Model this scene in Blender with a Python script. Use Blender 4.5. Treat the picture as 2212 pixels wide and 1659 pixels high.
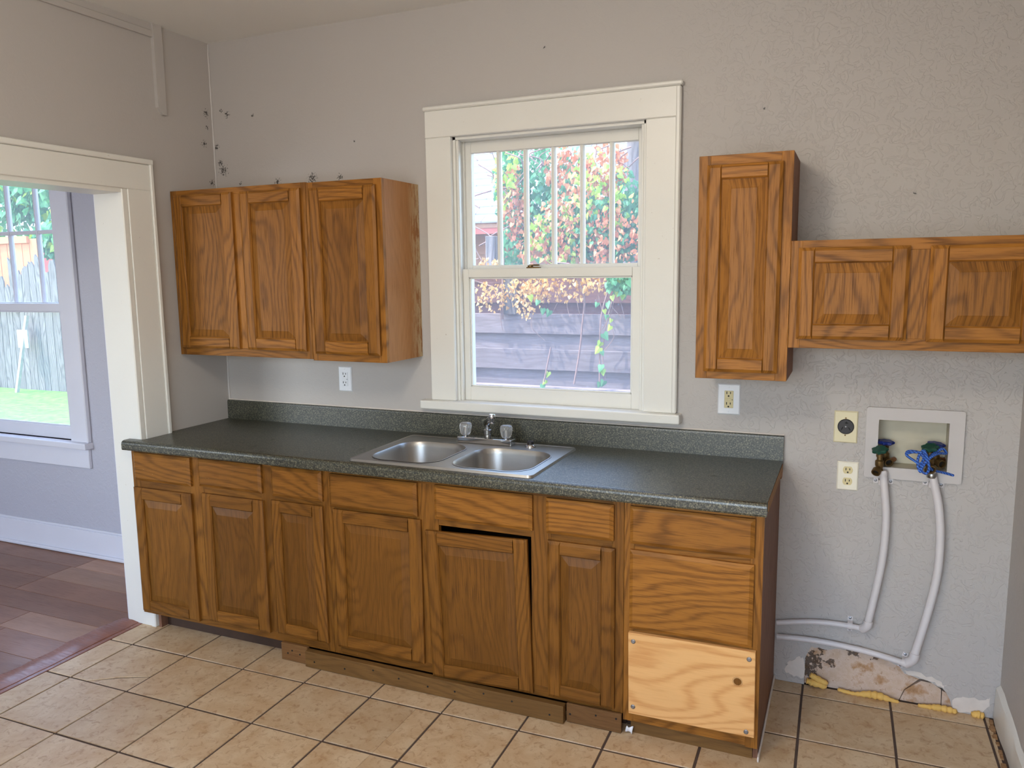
import bpy, bmesh, math, random
from mathutils import Vector, Matrix, Euler
from mathutils.geometry import tessellate_polygon

for o in list(bpy.data.objects):
    bpy.data.objects.remove(o)
SC = bpy.context.scene
COL = SC.collection
PI = math.pi

# ------------------------------------------------------------------ camera
FPX, IW, IH = 1706.2, 2212.0, 1659.0
CAM_LOC = Vector((2.9657, -3.1535, 1.6291))
CAM_ROT = Euler((1.4321, 0.0123, 0.4058), 'XYZ')
cd = bpy.data.cameras.new('camera')
cd.sensor_fit = 'HORIZONTAL'; cd.sensor_width = 36.0
cd.lens = 36.0 * FPX / IW
cd.clip_start = 0.05; cd.clip_end = 200
cam = bpy.data.objects.new('camera', cd); COL.objects.link(cam)
cam.location = CAM_LOC; cam.rotation_euler = CAM_ROT
SC.camera = cam
CAM_M = CAM_ROT.to_matrix()

def hit(px, py, axis, val):
    """Where the sight line of a photo pixel meets the plane axis = val."""
    d = CAM_M @ Vector(((px - IW / 2) / FPX, -(py - IH / 2) / FPX, -1))
    return CAM_LOC + d * ((val - CAM_LOC[axis]) / d[axis])

# ------------------------------------------------------------------ world, sun, added area lights
world = bpy.data.worlds.new('world'); SC.world = world
world.use_nodes = True
wn = world.node_tree; wn.nodes.clear()
sky = wn.nodes.new('ShaderNodeTexSky'); sky.sky_type = 'NISHITA'; sky.sun_disc = False
sky.sun_elevation = math.radians(58); sky.sun_rotation = math.radians(250); sky.air_density = 1.0; sky.dust_density = 1.5
bg = wn.nodes.new('ShaderNodeBackground'); bg.inputs['Strength'].default_value = 1.5
wo = wn.nodes.new('ShaderNodeOutputWorld')
wn.links.new(sky.outputs[0], bg.inputs[0]); wn.links.new(bg.outputs[0], wo.inputs[0])

sd = bpy.data.lights.new('sun', 'SUN'); sd.energy = 6.5; sd.angle = 0.01; sd.color = (1.0, 0.95, 0.86)
so = bpy.data.objects.new('sun', sd); COL.objects.link(so)
so.rotation_euler = Vector((0.62, 0.42, -1.25)).to_track_quat('-Z', 'Y').to_euler()
so.location = (-6, -4, 9)

def area(name, loc, direction, sx, sy, energy, color):
    l = bpy.data.lights.new(name, 'AREA'); l.shape = 'RECTANGLE'; l.size = sx; l.size_y = sy
    l.energy = energy; l.color = color
    o = bpy.data.objects.new(name, l); COL.objects.link(o)
    o.location = loc; o.rotation_euler = Vector(direction).to_track_quat('-Z', 'Z').to_euler()
    return o
# unseen opening's daylight behind the photographer, plus light added to brighten the next room
area('daylight_rear_opening', (2.2, -4.72, 1.45), (0, 1, 0), 2.2, 1.7, 36, (0.84, 0.91, 1.0))
area('fill_next_room', (-2.1, -4.72, 1.5), (0, 1, 0), 1.8, 1.5, 62, (0.80, 0.88, 1.0))

vs = SC.view_settings
vs.view_transform = 'Standard'; vs.look = 'None'; vs.gamma = 1.0; vs.use_curve_mapping = False
vs.exposure = 0.0

# ------------------------------------------------------------------ material helpers
class NT:
    def __init__(s, name):
        s.m = bpy.data.materials.new(name); s.m.use_nodes = True
        s.t = s.m.node_tree; s.t.nodes.clear()
        s.out = s.t.nodes.new('ShaderNodeOutputMaterial')
        s.b = s.t.nodes.new('ShaderNodeBsdfPrincipled')
        s.t.links.new(s.b.outputs[0], s.out.inputs[0])
    def n(s, typ, **kw):
        nd = s.t.nodes.new('ShaderNode' + typ)
        ins = kw.pop('ins', {})
        for k, v in kw.items(): setattr(nd, k, v)
        for k, v in ins.items(): s.set(nd.inputs[k], v)
        return nd
    def set(s, sock, v):
        if hasattr(v, 'links'): s.t.links.new(v, sock)
        else:
            if isinstance(v, (tuple, list)) and len(v) == 3 and sock.type == 'RGBA': v = (*v, 1)
            sock.default_value = v
    def math(s, op, a, b=0.0, c=None, clamp=False):
        nd = s.n('Math', operation=op, use_clamp=clamp)
        s.set(nd.inputs[0], a); s.set(nd.inputs[1], b)
        if c is not None: s.set(nd.inputs[2], c)
        return nd.outputs[0]
    def mix(s, f, a, b, typ='MIX'):
        nd = s.n('Mix', data_type='RGBA', blend_type=typ)
        s.set(nd.inputs[0], f); s.set(nd.inputs[6], a); s.set(nd.inputs[7], b)
        return nd.outputs[2]
    def noise(s, vec, scale, detail=2, rough=0.5, dist=0.0):
        nd = s.n('TexNoise', ins={'Scale': scale, 'Detail': detail, 'Roughness': rough, 'Distortion': dist})
        if vec is not None: s.set(nd.inputs['Vector'], vec)
        return nd.outputs[0]
    def ramp(s, f, stops):
        nd = s.n('ValToRGB'); cr = nd.color_ramp
        while len(cr.elements) > 1: cr.elements.remove(cr.elements[0])
        cr.elements[0].position = stops[0][0]; cr.elements[0].color = tocol(stops[0][1])
        for p, c in stops[1:]:
            e = cr.elements.new(p); e.color = tocol(c)
        s.set(nd.inputs[0], f)
        return nd.outputs[0]
    def obj(s): return s.n('TexCoord').outputs['Object']
    def geo(s): return s.n('NewGeometry').outputs['Position']
    def rnd(s): return s.n('ObjectInfo').outputs['Random']
    def xyz(s, v):
        nd = s.n('SeparateXYZ'); s.set(nd.inputs[0], v); return nd.outputs
    def comb(s, x, y, z):
        nd = s.n('CombineXYZ'); s.set(nd.inputs[0], x); s.set(nd.inputs[1], y); s.set(nd.inputs[2], z); return nd.outputs[0]
    def vmul(s, v, k):
        nd = s.n('VectorMath', operation='MULTIPLY'); s.set(nd.inputs[0], v); s.set(nd.inputs[1], k); return nd.outputs[0]
    def vadd(s, v, k):
        nd = s.n('VectorMath', operation='ADD'); s.set(nd.inputs[0], v); s.set(nd.inputs[1], k); return nd.outputs[0]
    def bump(s, h, strength=0.3, dist=0.01):
        nd = s.n('Bump', ins={'Strength': strength, 'Distance': dist}); s.set(nd.inputs['Height'], h)
        s.set(s.b.inputs['Normal'], nd.outputs[0])
    def bsdf(s, color=None, rough=None, metal=None, spec=None, **kw):
        if color is not None: s.set(s.b.inputs['Base Color'], color)
        if rough is not None: s.set(s.b.inputs['Roughness'], rough)
        if metal is not None: s.set(s.b.inputs['Metallic'], metal)
        if spec is not None: s.set(s.b.inputs['Specular IOR Level'], spec)
        for k, v in kw.items(): s.set(s.b.inputs[k], v)
        return s.m
def tocol(c):
    if isinstance(c, (int, float)): return (c, c, c, 1)
    return (*c, 1) if len(c) == 3 else c
def srgb(r, g, b):
    f = lambda c: (c / 255 / 12.92) if c <= 10 else ((c / 255 + 0.055) / 1.055) ** 2.4
    return (f(r), f(g), f(b))
M = {}
def plain(name, col, rough=0.5, metal=0.0, var=0.12, scale=20, bump=0.0, bscale=120):
    t = NT(name)
    v = t.noise(t.obj(), scale, 3)
    c = t.mix(t.math('MULTIPLY', v, 1.0), tuple(x * (1 - var) for x in col), tuple(min(1, x * (1 + var)) for x in col))
    if bump: t.bump(t.noise(t.obj(), bscale, 3), bump, 0.004)
    M[name] = t.bsdf(c, rough, metal)
    return M[name]

def wood(name, base, dark, axis, ring=0.75, pore=0.65, stain=0.4, rough=0.42, ringscale=34.0, dist=9.0, wear=0.0, streak=None):
    t = NT(name)
    r = t.rnd()
    off = t.comb(t.math('MULTIPLY', r, 31.7), t.math('MULTIPLY', r, 17.3), t.math('MULTIPLY', r, 53.1))
    p = t.vadd(t.obj(), off)
    x, y, z = t.xyz(p)
    across = t.math('ADD', x if axis == 'z' else z, t.math('MULTIPLY', y, 0.8))
    along = z if axis == 'z' else x
    if axis == 'y': across, along = t.math('ADD', x, z), y
    wn0 = t.noise(t.comb(across, 0.0, t.math('MULTIPLY', along, 0.30)), dist * 0.3, 2, 0.45)
    wn1 = t.noise(t.comb(across, 3.0, t.math('MULTIPLY', along, 0.12)), 40, 3, 0.6)
    ph = t.math('ADD', t.math('ADD', t.math('MULTIPLY', across, ringscale * 5.0), t.math('MULTIPLY', wn0, ringscale * 4.0)), t.math('MULTIPLY', wn1, 5.0))
    rings = t.math('POWER', t.math('ADD', 0.5, t.math('MULTIPLY', t.math('SINE', ph), 0.5)), 2.5)
    rings = t.math('MULTIPLY', rings, t.math('MULTIPLY', t.noise(t.comb(across, 7.0, t.math('MULTIPLY', along, 0.06)), 120, 2, 0.6), 1.5))
    v2 = t.comb(t.math('MULTIPLY', across, 1.0), 0.0, t.math('MULTIPLY', along, 0.035))
    pores = t.noise(v2, 260, 3, 0.6)
    pm = t.math('MULTIPLY', t.math('SUBTRACT', pores, 0.5, clamp=True), 5.0, clamp=True)
    blot = t.noise(t.comb(across, 0.0, t.math('MULTIPLY', along, 0.35)), 7.0, 3, 0.55)
    bm_ = t.ramp(blot, [(0.35, 1.0), (0.7, 0.0)])
    c = t.mix(t.math('MULTIPLY', rings, ring), base, dark)
    c = t.mix(t.math('MULTIPLY', pm, pore), c, tuple(k * 0.8 for k in dark))
    c = t.mix(t.math('MULTIPLY', bm_, stain), c, tuple(k * 0.62 for k in base), 'MIX')
    tint = t.math('ADD', 0.86, t.math('MULTIPLY', r, 0.26))
    c = t.mix(1.0, c, t.comb(tint, tint, tint), 'MULTIPLY')
    if wear:
        wn_ = t.noise(t.obj(), 190, 3, 0.7)
        wl = t.noise(t.obj(), 9, 2)
        wm = t.math('MULTIPLY', t.ramp(wn_, [(0.70, 0.0), (0.74, 1.0)]), t.ramp(wl, [(0.5, 0.0), (0.6, 1.0)]))
        c = t.mix(t.math('MULTIPLY', wm, wear), c, (0.6, 0.48, 0.33))
    if streak:            # scraped varnish along the wall edge of a side panel
        gy = t.xyz(t.obj())[1]; gz = t.xyz(t.obj())[2]
        near = t.ramp(t.math('MULTIPLY', gy, -10.0), [(0.1, 1.0), (streak * 10.0, 0.0)])
        sn = t.noise(t.comb(t.math('MULTIPLY', gy, 60.0), 0.0, t.math('MULTIPLY', gz, 9.0)), 1.0, 4, 0.7)
        sm = t.math('MULTIPLY', near, t.ramp(sn, [(0.46, 0.0), (0.50, 1.0)]))
        c = t.mix(t.math('MULTIPLY', sm, 0.85), c, (0.62, 0.47, 0.27))
    t.bump(t.math('ADD', t.math('MULTIPLY', rings, 0.4), pm), 0.12, 0.001)
    M[name] = t.bsdf(c, t.math('ADD', rough, t.math('MULTIPLY', pm, 0.15)), spec=0.22)
    return M[name]

# ------------------------------------------------------------------ materials
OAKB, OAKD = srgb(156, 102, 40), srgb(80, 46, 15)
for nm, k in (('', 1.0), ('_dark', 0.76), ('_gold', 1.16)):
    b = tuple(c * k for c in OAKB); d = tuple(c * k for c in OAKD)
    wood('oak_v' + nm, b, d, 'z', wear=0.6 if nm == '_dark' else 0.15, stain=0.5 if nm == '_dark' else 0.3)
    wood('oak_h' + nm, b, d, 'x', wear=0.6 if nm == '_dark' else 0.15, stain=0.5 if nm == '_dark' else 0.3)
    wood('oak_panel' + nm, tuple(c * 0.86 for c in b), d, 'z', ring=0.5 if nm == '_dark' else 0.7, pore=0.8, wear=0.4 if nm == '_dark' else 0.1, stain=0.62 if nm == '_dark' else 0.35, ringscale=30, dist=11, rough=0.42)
wood('oak_side', srgb(178, 120, 66), srgb(136, 82, 38), 'z', ring=0.2, pore=0.4, stain=0.15, streak=0.11)
wood('veneer_worn', srgb(138, 98, 76), srgb(92, 60, 44), 'z', ring=0.4, stain=0.5, rough=0.6, wear=0.5)
wood('pine', srgb(222, 172, 112), srgb(184, 118, 56), 'x', ring=0.6, pore=0.12, stain=0.12, rough=0.6, ringscale=64, dist=6)
wood('kick_wood', srgb(126, 92, 50), srgb(74, 50, 24), 'x', ring=0.5, stain=0.8, rough=0.6)
wood('kick_ply', srgb(128, 92, 54), srgb(96, 60, 34), 'x', ring=0.3, stain=0.7, rough=0.65)
wood('fence_grey', srgb(150, 138, 140), srgb(100, 84, 84), 'x', ring=0.5, stain=0.5, rough=0.8, ringscale=14)
wood('fence_red', srgb(138, 100, 96), srgb(86, 54, 54), 'x', ring=0.5, stain=0.5, rough=0.8)
wood('picket_grey', srgb(146, 140, 138), srgb(52, 48, 48), 'z', ring=0.9, stain=0.8, rough=0.85, ringscale=18)
wood('bark', srgb(120, 112, 112), srgb(70, 62, 62), 'z', ring=0.8, stain=0.4, rough=0.9, ringscale=30)
wood('orange_board', srgb(226, 150, 104), srgb(190, 112, 70), 'z', ring=0.3, stain=0.2, rough=0.7)

def spot_mask(t, P, spots, nscale=55, thr=0.56):
    x, y, z = t.xyz(P)
    tot = None
    n = t.noise(P, nscale, 4, 0.65)
    for (sx, sy, sz, r) in spots:
        dx = t.math('SUBTRACT', x, sx); dy = t.math('SUBTRACT', y, sy); dz = t.math('SUBTRACT', z, sz)
        d = t.math('SQRT', t.math('ADD', t.math('ADD', t.math('MULTIPLY', dx, dx), t.math('MULTIPLY', dy, dy)), t.math('MULTIPLY', dz, dz)))
        f = t.math('SUBTRACT', 1.0, t.math('DIVIDE', d, r), clamp=True)
        g = t.math('GREATER_THAN', t.math('ADD', t.math('MULTIPLY', f, 0.30), n), thr + 0.16)
        g = t.math('MULTIPLY', g, t.math('GREATER_THAN', f, 0.02))
        tot = g if tot is None else t.math('MAXIMUM', tot, g)
    return tot

def wall_paint(name, col, spots=(), nscale=55, rough=0.55, tex=0.35, knock_from=None):
    t = NT(name)
    P = t.geo()
    n = t.noise(P, 1.6, 3)
    c = t.mix(t.math('MULTIPLY', n, 0.7), tuple(k * 0.95 for k in col), tuple(k * 1.04 for k in col))
    if spots: c = t.mix(spot_mask(t, P, spots, nscale), c, (0.06, 0.055, 0.05))
    big = t.noise(P, 26, 3, 0.55, 1.6)
    knock = t.ramp(big, [(0.50, 0.0), (0.58, 1.0)])
    fine = t.noise(P, 140, 2)
    k = 0.7
    if knock_from is not None:      # the trowelled texture coat is heavy only on the laundry side of the wall
        k = t.math('ADD', 0.12, t.math('MULTIPLY', t.ramp(t.math('SUBTRACT', t.xyz(P)[0], knock_from), [(0.0, 0.0), (0.6, 1.0)]), 0.8))
    t.bump(t.math('ADD', t.math('MULTIPLY', knock, k), t.math('MULTIPLY', fine, 0.2)), tex, 0.004)
    M[name] = t.bsdf(c, rough)
    return M[name]
WALLC = srgb(184, 178, 173)
sp = []
for (px, py, r, ax) in [(483, 368, .05, 1), (476, 352, .035, 1), (490, 248, .03, 1), (545, 250, .018, 1), (478, 240, .02, 1), (468, 318, .03, 1),
                        (600, 393, .035, 1), (675, 385, .05, 1), (735, 383, .03, 1), (520, 397, .02, 1), (458, 398, .02, 1), (765, 305, .01, 1), (1176, 102, .012, 1), (1977, 418, .012, 1), (1651, 233, .01, 1)]:
    v = hit(px, py, ax, 0.0); sp.append((v.x, 0.0, v.z, r))
wall_paint('paint_back', WALLC, sp, 130, tex=0.42, knock_from=2.2)
sl = []
for (px, py, r) in [(445, 245, .035), (441, 310, .03), (447, 275, .02), (458, 395, .03)]:
    v = hit(px, py, 0, 0.0); sl.append((0.0, v.y, v.z, r))
wall_paint('paint_left', WALLC, sl, 130, tex=0.06)
wall_paint('paint_plain', WALLC)
wall_paint('paint_next', srgb(188, 187, 198), tex=0.3)
wall_paint('ceiling_paint', srgb(234, 232, 226), tex=0.06)

def trim_paint(name, col, chips=0.5):
    t = NT(name); P = t.geo()
    n = t.noise(P, 5, 3)
    c = t.mix(n, tuple(k * 0.94 for k in col), col)
    ch = t.math('MULTIPLY', t.ramp(t.noise(P, 46, 4, 0.7), [(0.70, 0.0), (0.72, 1.0)]), chips)
    c = t.mix(ch, c, (0.34, 0.27, 0.2))
    t.bump(t.noise(P, 60, 3, 0.6), 0.14, 0.003)
    M[name] = t.bsdf(c, 0.35)
    return M[name]
trim_paint('trim_white', srgb(228, 226, 219))
trim_paint('trim_lavender', srgb(226, 226, 236), 0.2)
plain('plaster_core', srgb(60, 50, 42), 0.9)
plain('white_plate', srgb(232, 234, 238), 0.35, var=0.03)
plain('ivory_plate', srgb(222, 212, 176), 0.4, var=0.04)
plain('ivory_insert', srgb(216, 200, 150), 0.4, var=0.05)
plain('cream_plate', srgb(236, 230, 212), 0.4, var=0.03)
plain('black_plastic', srgb(34, 30, 32), 0.45)
plain('slot_black', (0.004, 0.004, 0.004), 0.7)
plain('frame_paint', srgb(194, 188, 185), 0.45, var=0.03)
plain('pipe_paint', srgb(214, 208, 208), 0.4, var=0.05)
plain('box_plastic', srgb(190, 182, 160), 0.5, var=0.2, scale=14)
plain('brass', srgb(120, 96, 60), 0.45, 0.85, var=0.5, scale=60)
plain('copper', srgb(150, 96, 60), 0.45, 0.8, var=0.3)
plain('blue_enamel', srgb(24, 44, 120), 0.4, var=0.2)
plain('green_enamel', srgb(20, 72, 58), 0.45, var=0.3, scale=80)
plain('foam_yellow', srgb(226, 182, 98), 0.8, var=0.12, scale=40, bump=0.4, bscale=90)
plain('caulk_white', srgb(216, 206, 196), 0.8, var=0.2)
plain('screw_steel', srgb(150, 152, 156), 0.35, 0.9)
plain('chrome', srgb(206, 208, 212), 0.09, 1.0, var=0.03)
plain('chrome_dull', srgb(160, 158, 154), 0.3, 1.0, var=0.1)
plain('toe_dark', srgb(62, 40, 24), 0.7, var=0.4)
plain('particle_board', srgb(150, 112, 74), 0.85, var=0.4, scale=140)
plain('paper_white', srgb(230, 232, 236), 0.7, var=0.05)
plain('stake_grey', srgb(176, 172, 168), 0.8, var=0.35, scale=18)
plain('soil', srgb(104, 88, 72), 0.95, var=0.4)
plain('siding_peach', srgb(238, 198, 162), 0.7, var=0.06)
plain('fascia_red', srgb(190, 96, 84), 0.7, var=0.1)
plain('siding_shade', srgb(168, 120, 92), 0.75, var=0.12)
plain('shingle', srgb(138, 138, 146), 0.9, var=0.25, scale=6)
plain('brick_red', srgb(196, 104, 96), 0.8, var=0.15)
plain('twig', srgb(140, 112, 104), 0.8, var=0.3)
plain('lamp_glass', (0.9, 0.88, 0.82), 0.3)

def rope():
    t = NT('rope_blue'); P = t.obj()
    w = t.n('TexWave', wave_type='BANDS', bands_direction='DIAGONAL', ins={'Scale': 55.0, 'Distortion': 1.0}); t.set(w.inputs['Vector'], P)
    c = t.mix(w.outputs[1], srgb(20, 50, 130), srgb(70, 124, 214)); t.bump(w.outputs[1], 0.6, 0.002)
    M['rope_blue'] = t.bsdf(c, 0.5)
rope()
def leafmat(name, a, b):
    t = NT(name); P = t.geo()
    c = t.mix(t.ramp(t.noise(P, 11, 3), [(0.35, 0.0), (0.65, 1.0)]), a, b)
    t.bsdf(c, 0.5)
    tr = t.n('BsdfTranslucent'); t.set(tr.inputs[0], c)
    mx = t.n('MixShader'); mx.inputs[0].default_value = 0.35
    t.t.links.new(t.b.outputs[0], mx.inputs[1]); t.t.links.new(tr.outputs[0], mx.inputs[2]); t.t.links.new(mx.outputs[0], t.out.inputs[0])
    M[name] = t.m
leafmat('leaf_green', srgb(70, 140, 96), srgb(110, 176, 120))
leafmat('leaf_lime', srgb(150, 196, 70), srgb(196, 214, 96))
leafmat('leaf_dry', srgb(196, 116, 78), srgb(222, 160, 112))
leafmat('leaf_straw', srgb(214, 160, 90), srgb(230, 196, 130))
leafmat('grass_green', srgb(98, 172, 70), srgb(140, 206, 96))

def counter_mat():
    t = NT('laminate_green'); P = t.obj()
    n1 = t.noise(P, 210, 3, 0.75); n2 = t.noise(P, 95, 2, 0.6)
    c = t.ramp(n1, [(0.36, srgb(14, 16, 13)), (0.46, srgb(43, 45, 37)), (0.54, srgb(72, 73, 60)), (0.60, srgb(130, 126, 104)), (0.7, srgb(158, 150, 120))])
    c = t.mix(t.math('MULTIPLY', n2, 0.5), c, srgb(34, 36, 30))
    sc = t.ramp(t.noise(P, 14, 5, 0.75), [(0.60, 0.0), (0.75, 1.0)])
    M['laminate_green'] = t.bsdf(c, t.math('ADD', 0.37, t.math('MULTIPLY', sc, 0.15)), spec=0.85)
counter_mat()
def tile_mat():
    t = NT('ceramic_tile'); r = t.rnd()
    P = t.vadd(t.geo(), t.comb(t.math('MULTIPLY', r, 13.0), t.math('MULTIPLY', r, 29.0), 0.0))
    n1 = t.noise(P, 9, 5, 0.65, 0.6); n2 = t.noise(P, 34, 4, 0.7, 0.8)
    base = t.mix(t.ramp(n1, [(0.35, 0.0), (0.68, 1.0)]), srgb(209, 186, 153), srgb(190, 158, 120))
    c = t.mix(t.ramp(n2, [(0.52, 0.0), (0.68, 0.75)]), base, srgb(164, 126, 90))
    tint = t.math('ADD', 0.93, t.math('MULTIPLY', r, 0.12)); c = t.mix(1.0, c, t.comb(tint, tint, tint), 'MULTIPLY')
    dirt = t.ramp(t.noise(t.geo(), 160, 2), [(0.74, 0.0), (0.77, 1.0)])
    c = t.mix(t.math('MULTIPLY', dirt, 0.5), c, (0.12, 0.08, 0.05))
    t.bump(n2, 0.06, 0.003)
    M['ceramic_tile'] = t.bsdf(c, 0.45)
tile_mat()
plain('grout', srgb(84, 68, 60), 0.9, var=0.25, scale=30)
def plank_mat(name, b, d, shine):
    wood(name, b, d, 'x', ring=0.35, pore=0.3, stain=0.5, rough=shine, ringscale=9, dist=9)
plank_mat('laminate_plank', srgb(152, 110, 88), srgb(100, 62, 48), 0.3)
plank_mat('laminate_plank_pale', srgb(180, 138, 112), srgb(128, 84, 66), 0.3)
plank_mat('threshold_wood', srgb(150, 100, 84), srgb(88, 44, 36), 0.22)
def steel():
    t = NT('stainless'); P = t.obj()
    x, y, z = t.xyz(P)
    n = t.noise(t.comb(t.math('MULTIPLY', x, 6.0), t.math('MULTIPLY', y, 160.0), z), 3.0, 2)
    M['stainless'] = t.bsdf(t.mix(n, (0.40, 0.385, 0.36), (0.48, 0.465, 0.44)), t.math('ADD', 0.33, t.math('MULTIPLY', n, 0.1)), 1.0)
steel()
def glass():
    t = NT('window_glass')
    tr = t.n('BsdfTransparent'); tr.inputs[0].default_value = (0.96, 0.98, 0.98, 1)
    gl = t.n('BsdfGlossy'); gl.inputs['Roughness'].default_value = 0.03
    df = t.n('BsdfTranslucent'); df.inputs[0].default_value = (0.9, 0.92, 1.0, 1)
    P = t.geo()
    lw = t.n('LayerWeight'); fres = t.math('ADD', 0.03, t.math('MULTIPLY', t.math('POWER', lw.outputs['Facing'], 5.0), 0.9))
    haze_dust = t.math('ADD', 0.07, t.math('MULTIPLY', t.ramp(t.noise(P, 120, 4, 0.7), [(0.62, 0.0), (0.72, 1.0)]), 0.18))  # constant haze paints the outdoor glare in; the noise adds real dust specks
    m1 = t.n('MixShader'); t.set(m1.inputs[0], fres); t.t.links.new(tr.outputs[0], m1.inputs[1]); t.t.links.new(gl.outputs[0], m1.inputs[2])
    m2 = t.n('MixShader'); t.set(m2.inputs[0], haze_dust); t.t.links.new(m1.outputs[0], m2.inputs[1]); t.t.links.new(df.outputs[0], m2.inputs[2])
    t.t.links.new(m2.outputs[0], t.out.inputs[0])
    t.t.nodes.remove(t.b)
    M['window_glass'] = t.m
    t = NT('acrylic')
    M['acrylic'] = t.bsdf((0.95, 0.95, 0.95), 0.06, **{'Transmission Weight': 0.85, 'IOR': 1.45})
glass()
def plaster():
    t = NT('exposed_plaster'); P = t.geo()
    n1 = t.noise(P, 14, 5, 0.65); n2 = t.noise(P, 60, 4, 0.7)
    c = t.ramp(n1, [(0.35, srgb(196, 170, 146)), (0.5, srgb(206, 184, 166)), (0.62, srgb(178, 140, 104)), (0.75, srgb(130, 94, 60))])
    spots = [(*hit(px, py, 1, 0.0), r) for (px, py, r) in [(1752, 1428, .07), (1748, 1450, .05), (1840, 1408, .04), (1792, 1434, .03), (1775, 1405, .03), (1885, 1418, .03), (2060, 1530, .02)]]
    m = spot_mask(t, P, spots, 60, 0.47)
    c = t.mix(t.math('MULTIPLY', m, 0.85), c, srgb(58, 46, 38))
    c = t.mix(t.ramp(n2, [(0.60, 0.0), (0.70, 0.7)]), c, srgb(150, 108, 66))
    t.bump(n2, 0.5, 0.006)
    M['exposed_plaster'] = t.bsdf(c, 0.9)
plaster()

# ------------------------------------------------------------------ mesh helpers
def newbm(): return bmesh.new()
def box(bm, x0, x1, y0, y1, z0, z1, bev=0.0, seg=1):
    if x0 > x1: x0, x1 = x1, x0
    if y0 > y1: y0, y1 = y1, y0
    if z0 > z1: z0, z1 = z1, z0
    b2 = bmesh.new() if bev else bm
    vs_ = [b2.verts.new((x, y, z)) for x in (x0, x1) for y in (y0, y1) for z in (z0, z1)]
    for f in ((0, 1, 3, 2), (4, 6, 7, 5), (0, 4, 5, 1), (2, 3, 7, 6), (0, 2, 6, 4), (1, 5, 7, 3)):
        b2.faces.new([vs_[i] for i in f])
    if bev:
        bmesh.ops.bevel(b2, geom=list(b2.edges), offset=bev, segments=seg, affect='EDGES', profile=0.5)
        tmp = bpy.data.meshes.new('t'); b2.to_mesh(tmp); b2.free(); bm.from_mesh(tmp); bpy.data.meshes.remove(tmp)
    return bm
def bx(*a, **k): return box(newbm(), *a, **k)
def frust(bm, x0, x1, z0, z1, yb, ym, yf, l=0, r=0, b=0, t=0):
    """block facing -y: full outline from yb to ym, then narrowing to yf by the given insets"""
    v = []
    for (y, a, c, d, e) in ((yb, x0, x1, z0, z1), (ym, x0, x1, z0, z1), (yf, x0 + l, x1 - r, z0 + b, z1 - t)):
        v.append([bm.verts.new(q) for q in ((a, y, d), (c, y, d), (c, y, e), (a, y, e))])
    bm.faces.new(v[0][::-1]); bm.faces.new(v[2])
    for i in range(2):
        for k in range(4):
            bm.faces.new((v[i][k], v[i][(k + 1) % 4], v[i + 1][(k + 1) % 4], v[i + 1][k]))
    return bm
def plate(bm, outer, holes, w0, w1, m):
    loops = [outer] + list(holes)
    flat = [q for l in loops for q in l]
    tris = tessellate_polygon([[Vector((q[0], q[1], 0)) for q in l] for l in loops])
    A = [bm.verts.new(m(q[0], q[1], w0)) for q in flat]
    Bv = [bm.verts.new(m(q[0], q[1], w1)) for q in flat]
    for tr in tris:
        try:
            bm.faces.new([A[i] for i in tr]); bm.faces.new([Bv[i] for i in reversed(tr)])
        except ValueError: pass
    s = 0
    for l in loops:
        n = len(l)
        for i in range(n):
            a, b = s + i, s + (i + 1) % n
            bm.faces.new((A[a], A[b], Bv[b], Bv[a]))
        s += n
    bmesh.ops.recalc_face_normals(bm, faces=bm.faces)
    return bm
MXZ = lambda u, v, w: (u, w, v)      # plate in the x-z plane, w = y
MYZ = lambda u, v, w: (w, u, v)      # plate in the y-z plane, w = x
MXY = lambda u, v, w: (u, v, w)
def rect(a, b, c, d): return [(a, c), (b, c), (b, d), (a, d)]
def rrect(a, b, c, d, r, n=6):
    pts = []
    for (cx, cy, s) in ((b - r, d - r, 0), (a + r, d - r, 1), (a + r, c + r, 2), (b - r, c + r, 3)):
        for i in range(n + 1):
            an = PI / 2 * (s + i / n); pts.append((cx + r * math.cos(an), cy + r * math.sin(an)))
    return pts
def lathe(bm, prof, c, axis=(0, 0, 1), seg=16, cap=True):
    q = Vector((0, 0, 1)).rotation_difference(Vector(axis).normalized())
    c = Vector(c); rings = []
    for (r, h) in prof:
        rings.append([bm.verts.new(c + q @ Vector((r * math.cos(2 * PI * i / seg), r * math.sin(2 * PI * i / seg), h))) for i in range(seg)])
    for a, b in zip(rings, rings[1:]):
        for i in range(seg): bm.faces.new((a[i], a[(i + 1) % seg], b[(i + 1) % seg], b[i]))
    if cap:
        bm.faces.new(rings[0][::-1]); bm.faces.new(rings[-1])
    return bm
def tube(bm, pts, rad, seg=10, cap=True):
    pts = [Vector(p) for p in pts]
    if not hasattr(rad, '__len__'): rad = [rad] * len(pts)
    up = None; rings = []
    for i, p in enumerate(pts):
        d = (pts[min(i + 1, len(pts) - 1)] - pts[max(i - 1, 0)]).normalized()
        if up is None:
            up = d.orthogonal().normalized()
        else:
            up = (up - d * up.dot(d)); up = up.normalized() if up.length > 1e-6 else d.orthogonal().normalized()
        s = d.cross(up)
        rings.append([bm.verts.new(p + rad[i] * (math.cos(2 * PI * k / seg) * up + math.sin(2 * PI * k / seg) * s)) for k in range(seg)])
    for a, b in zip(rings, rings[1:]):
        for i in range(seg): bm.faces.new((a[i], a[(i + 1) % seg], b[(i + 1) % seg], b[i]))
    if cap:
        bm.faces.new(rings[0][::-1]); bm.faces.new(rings[-1])
    return bm
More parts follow.
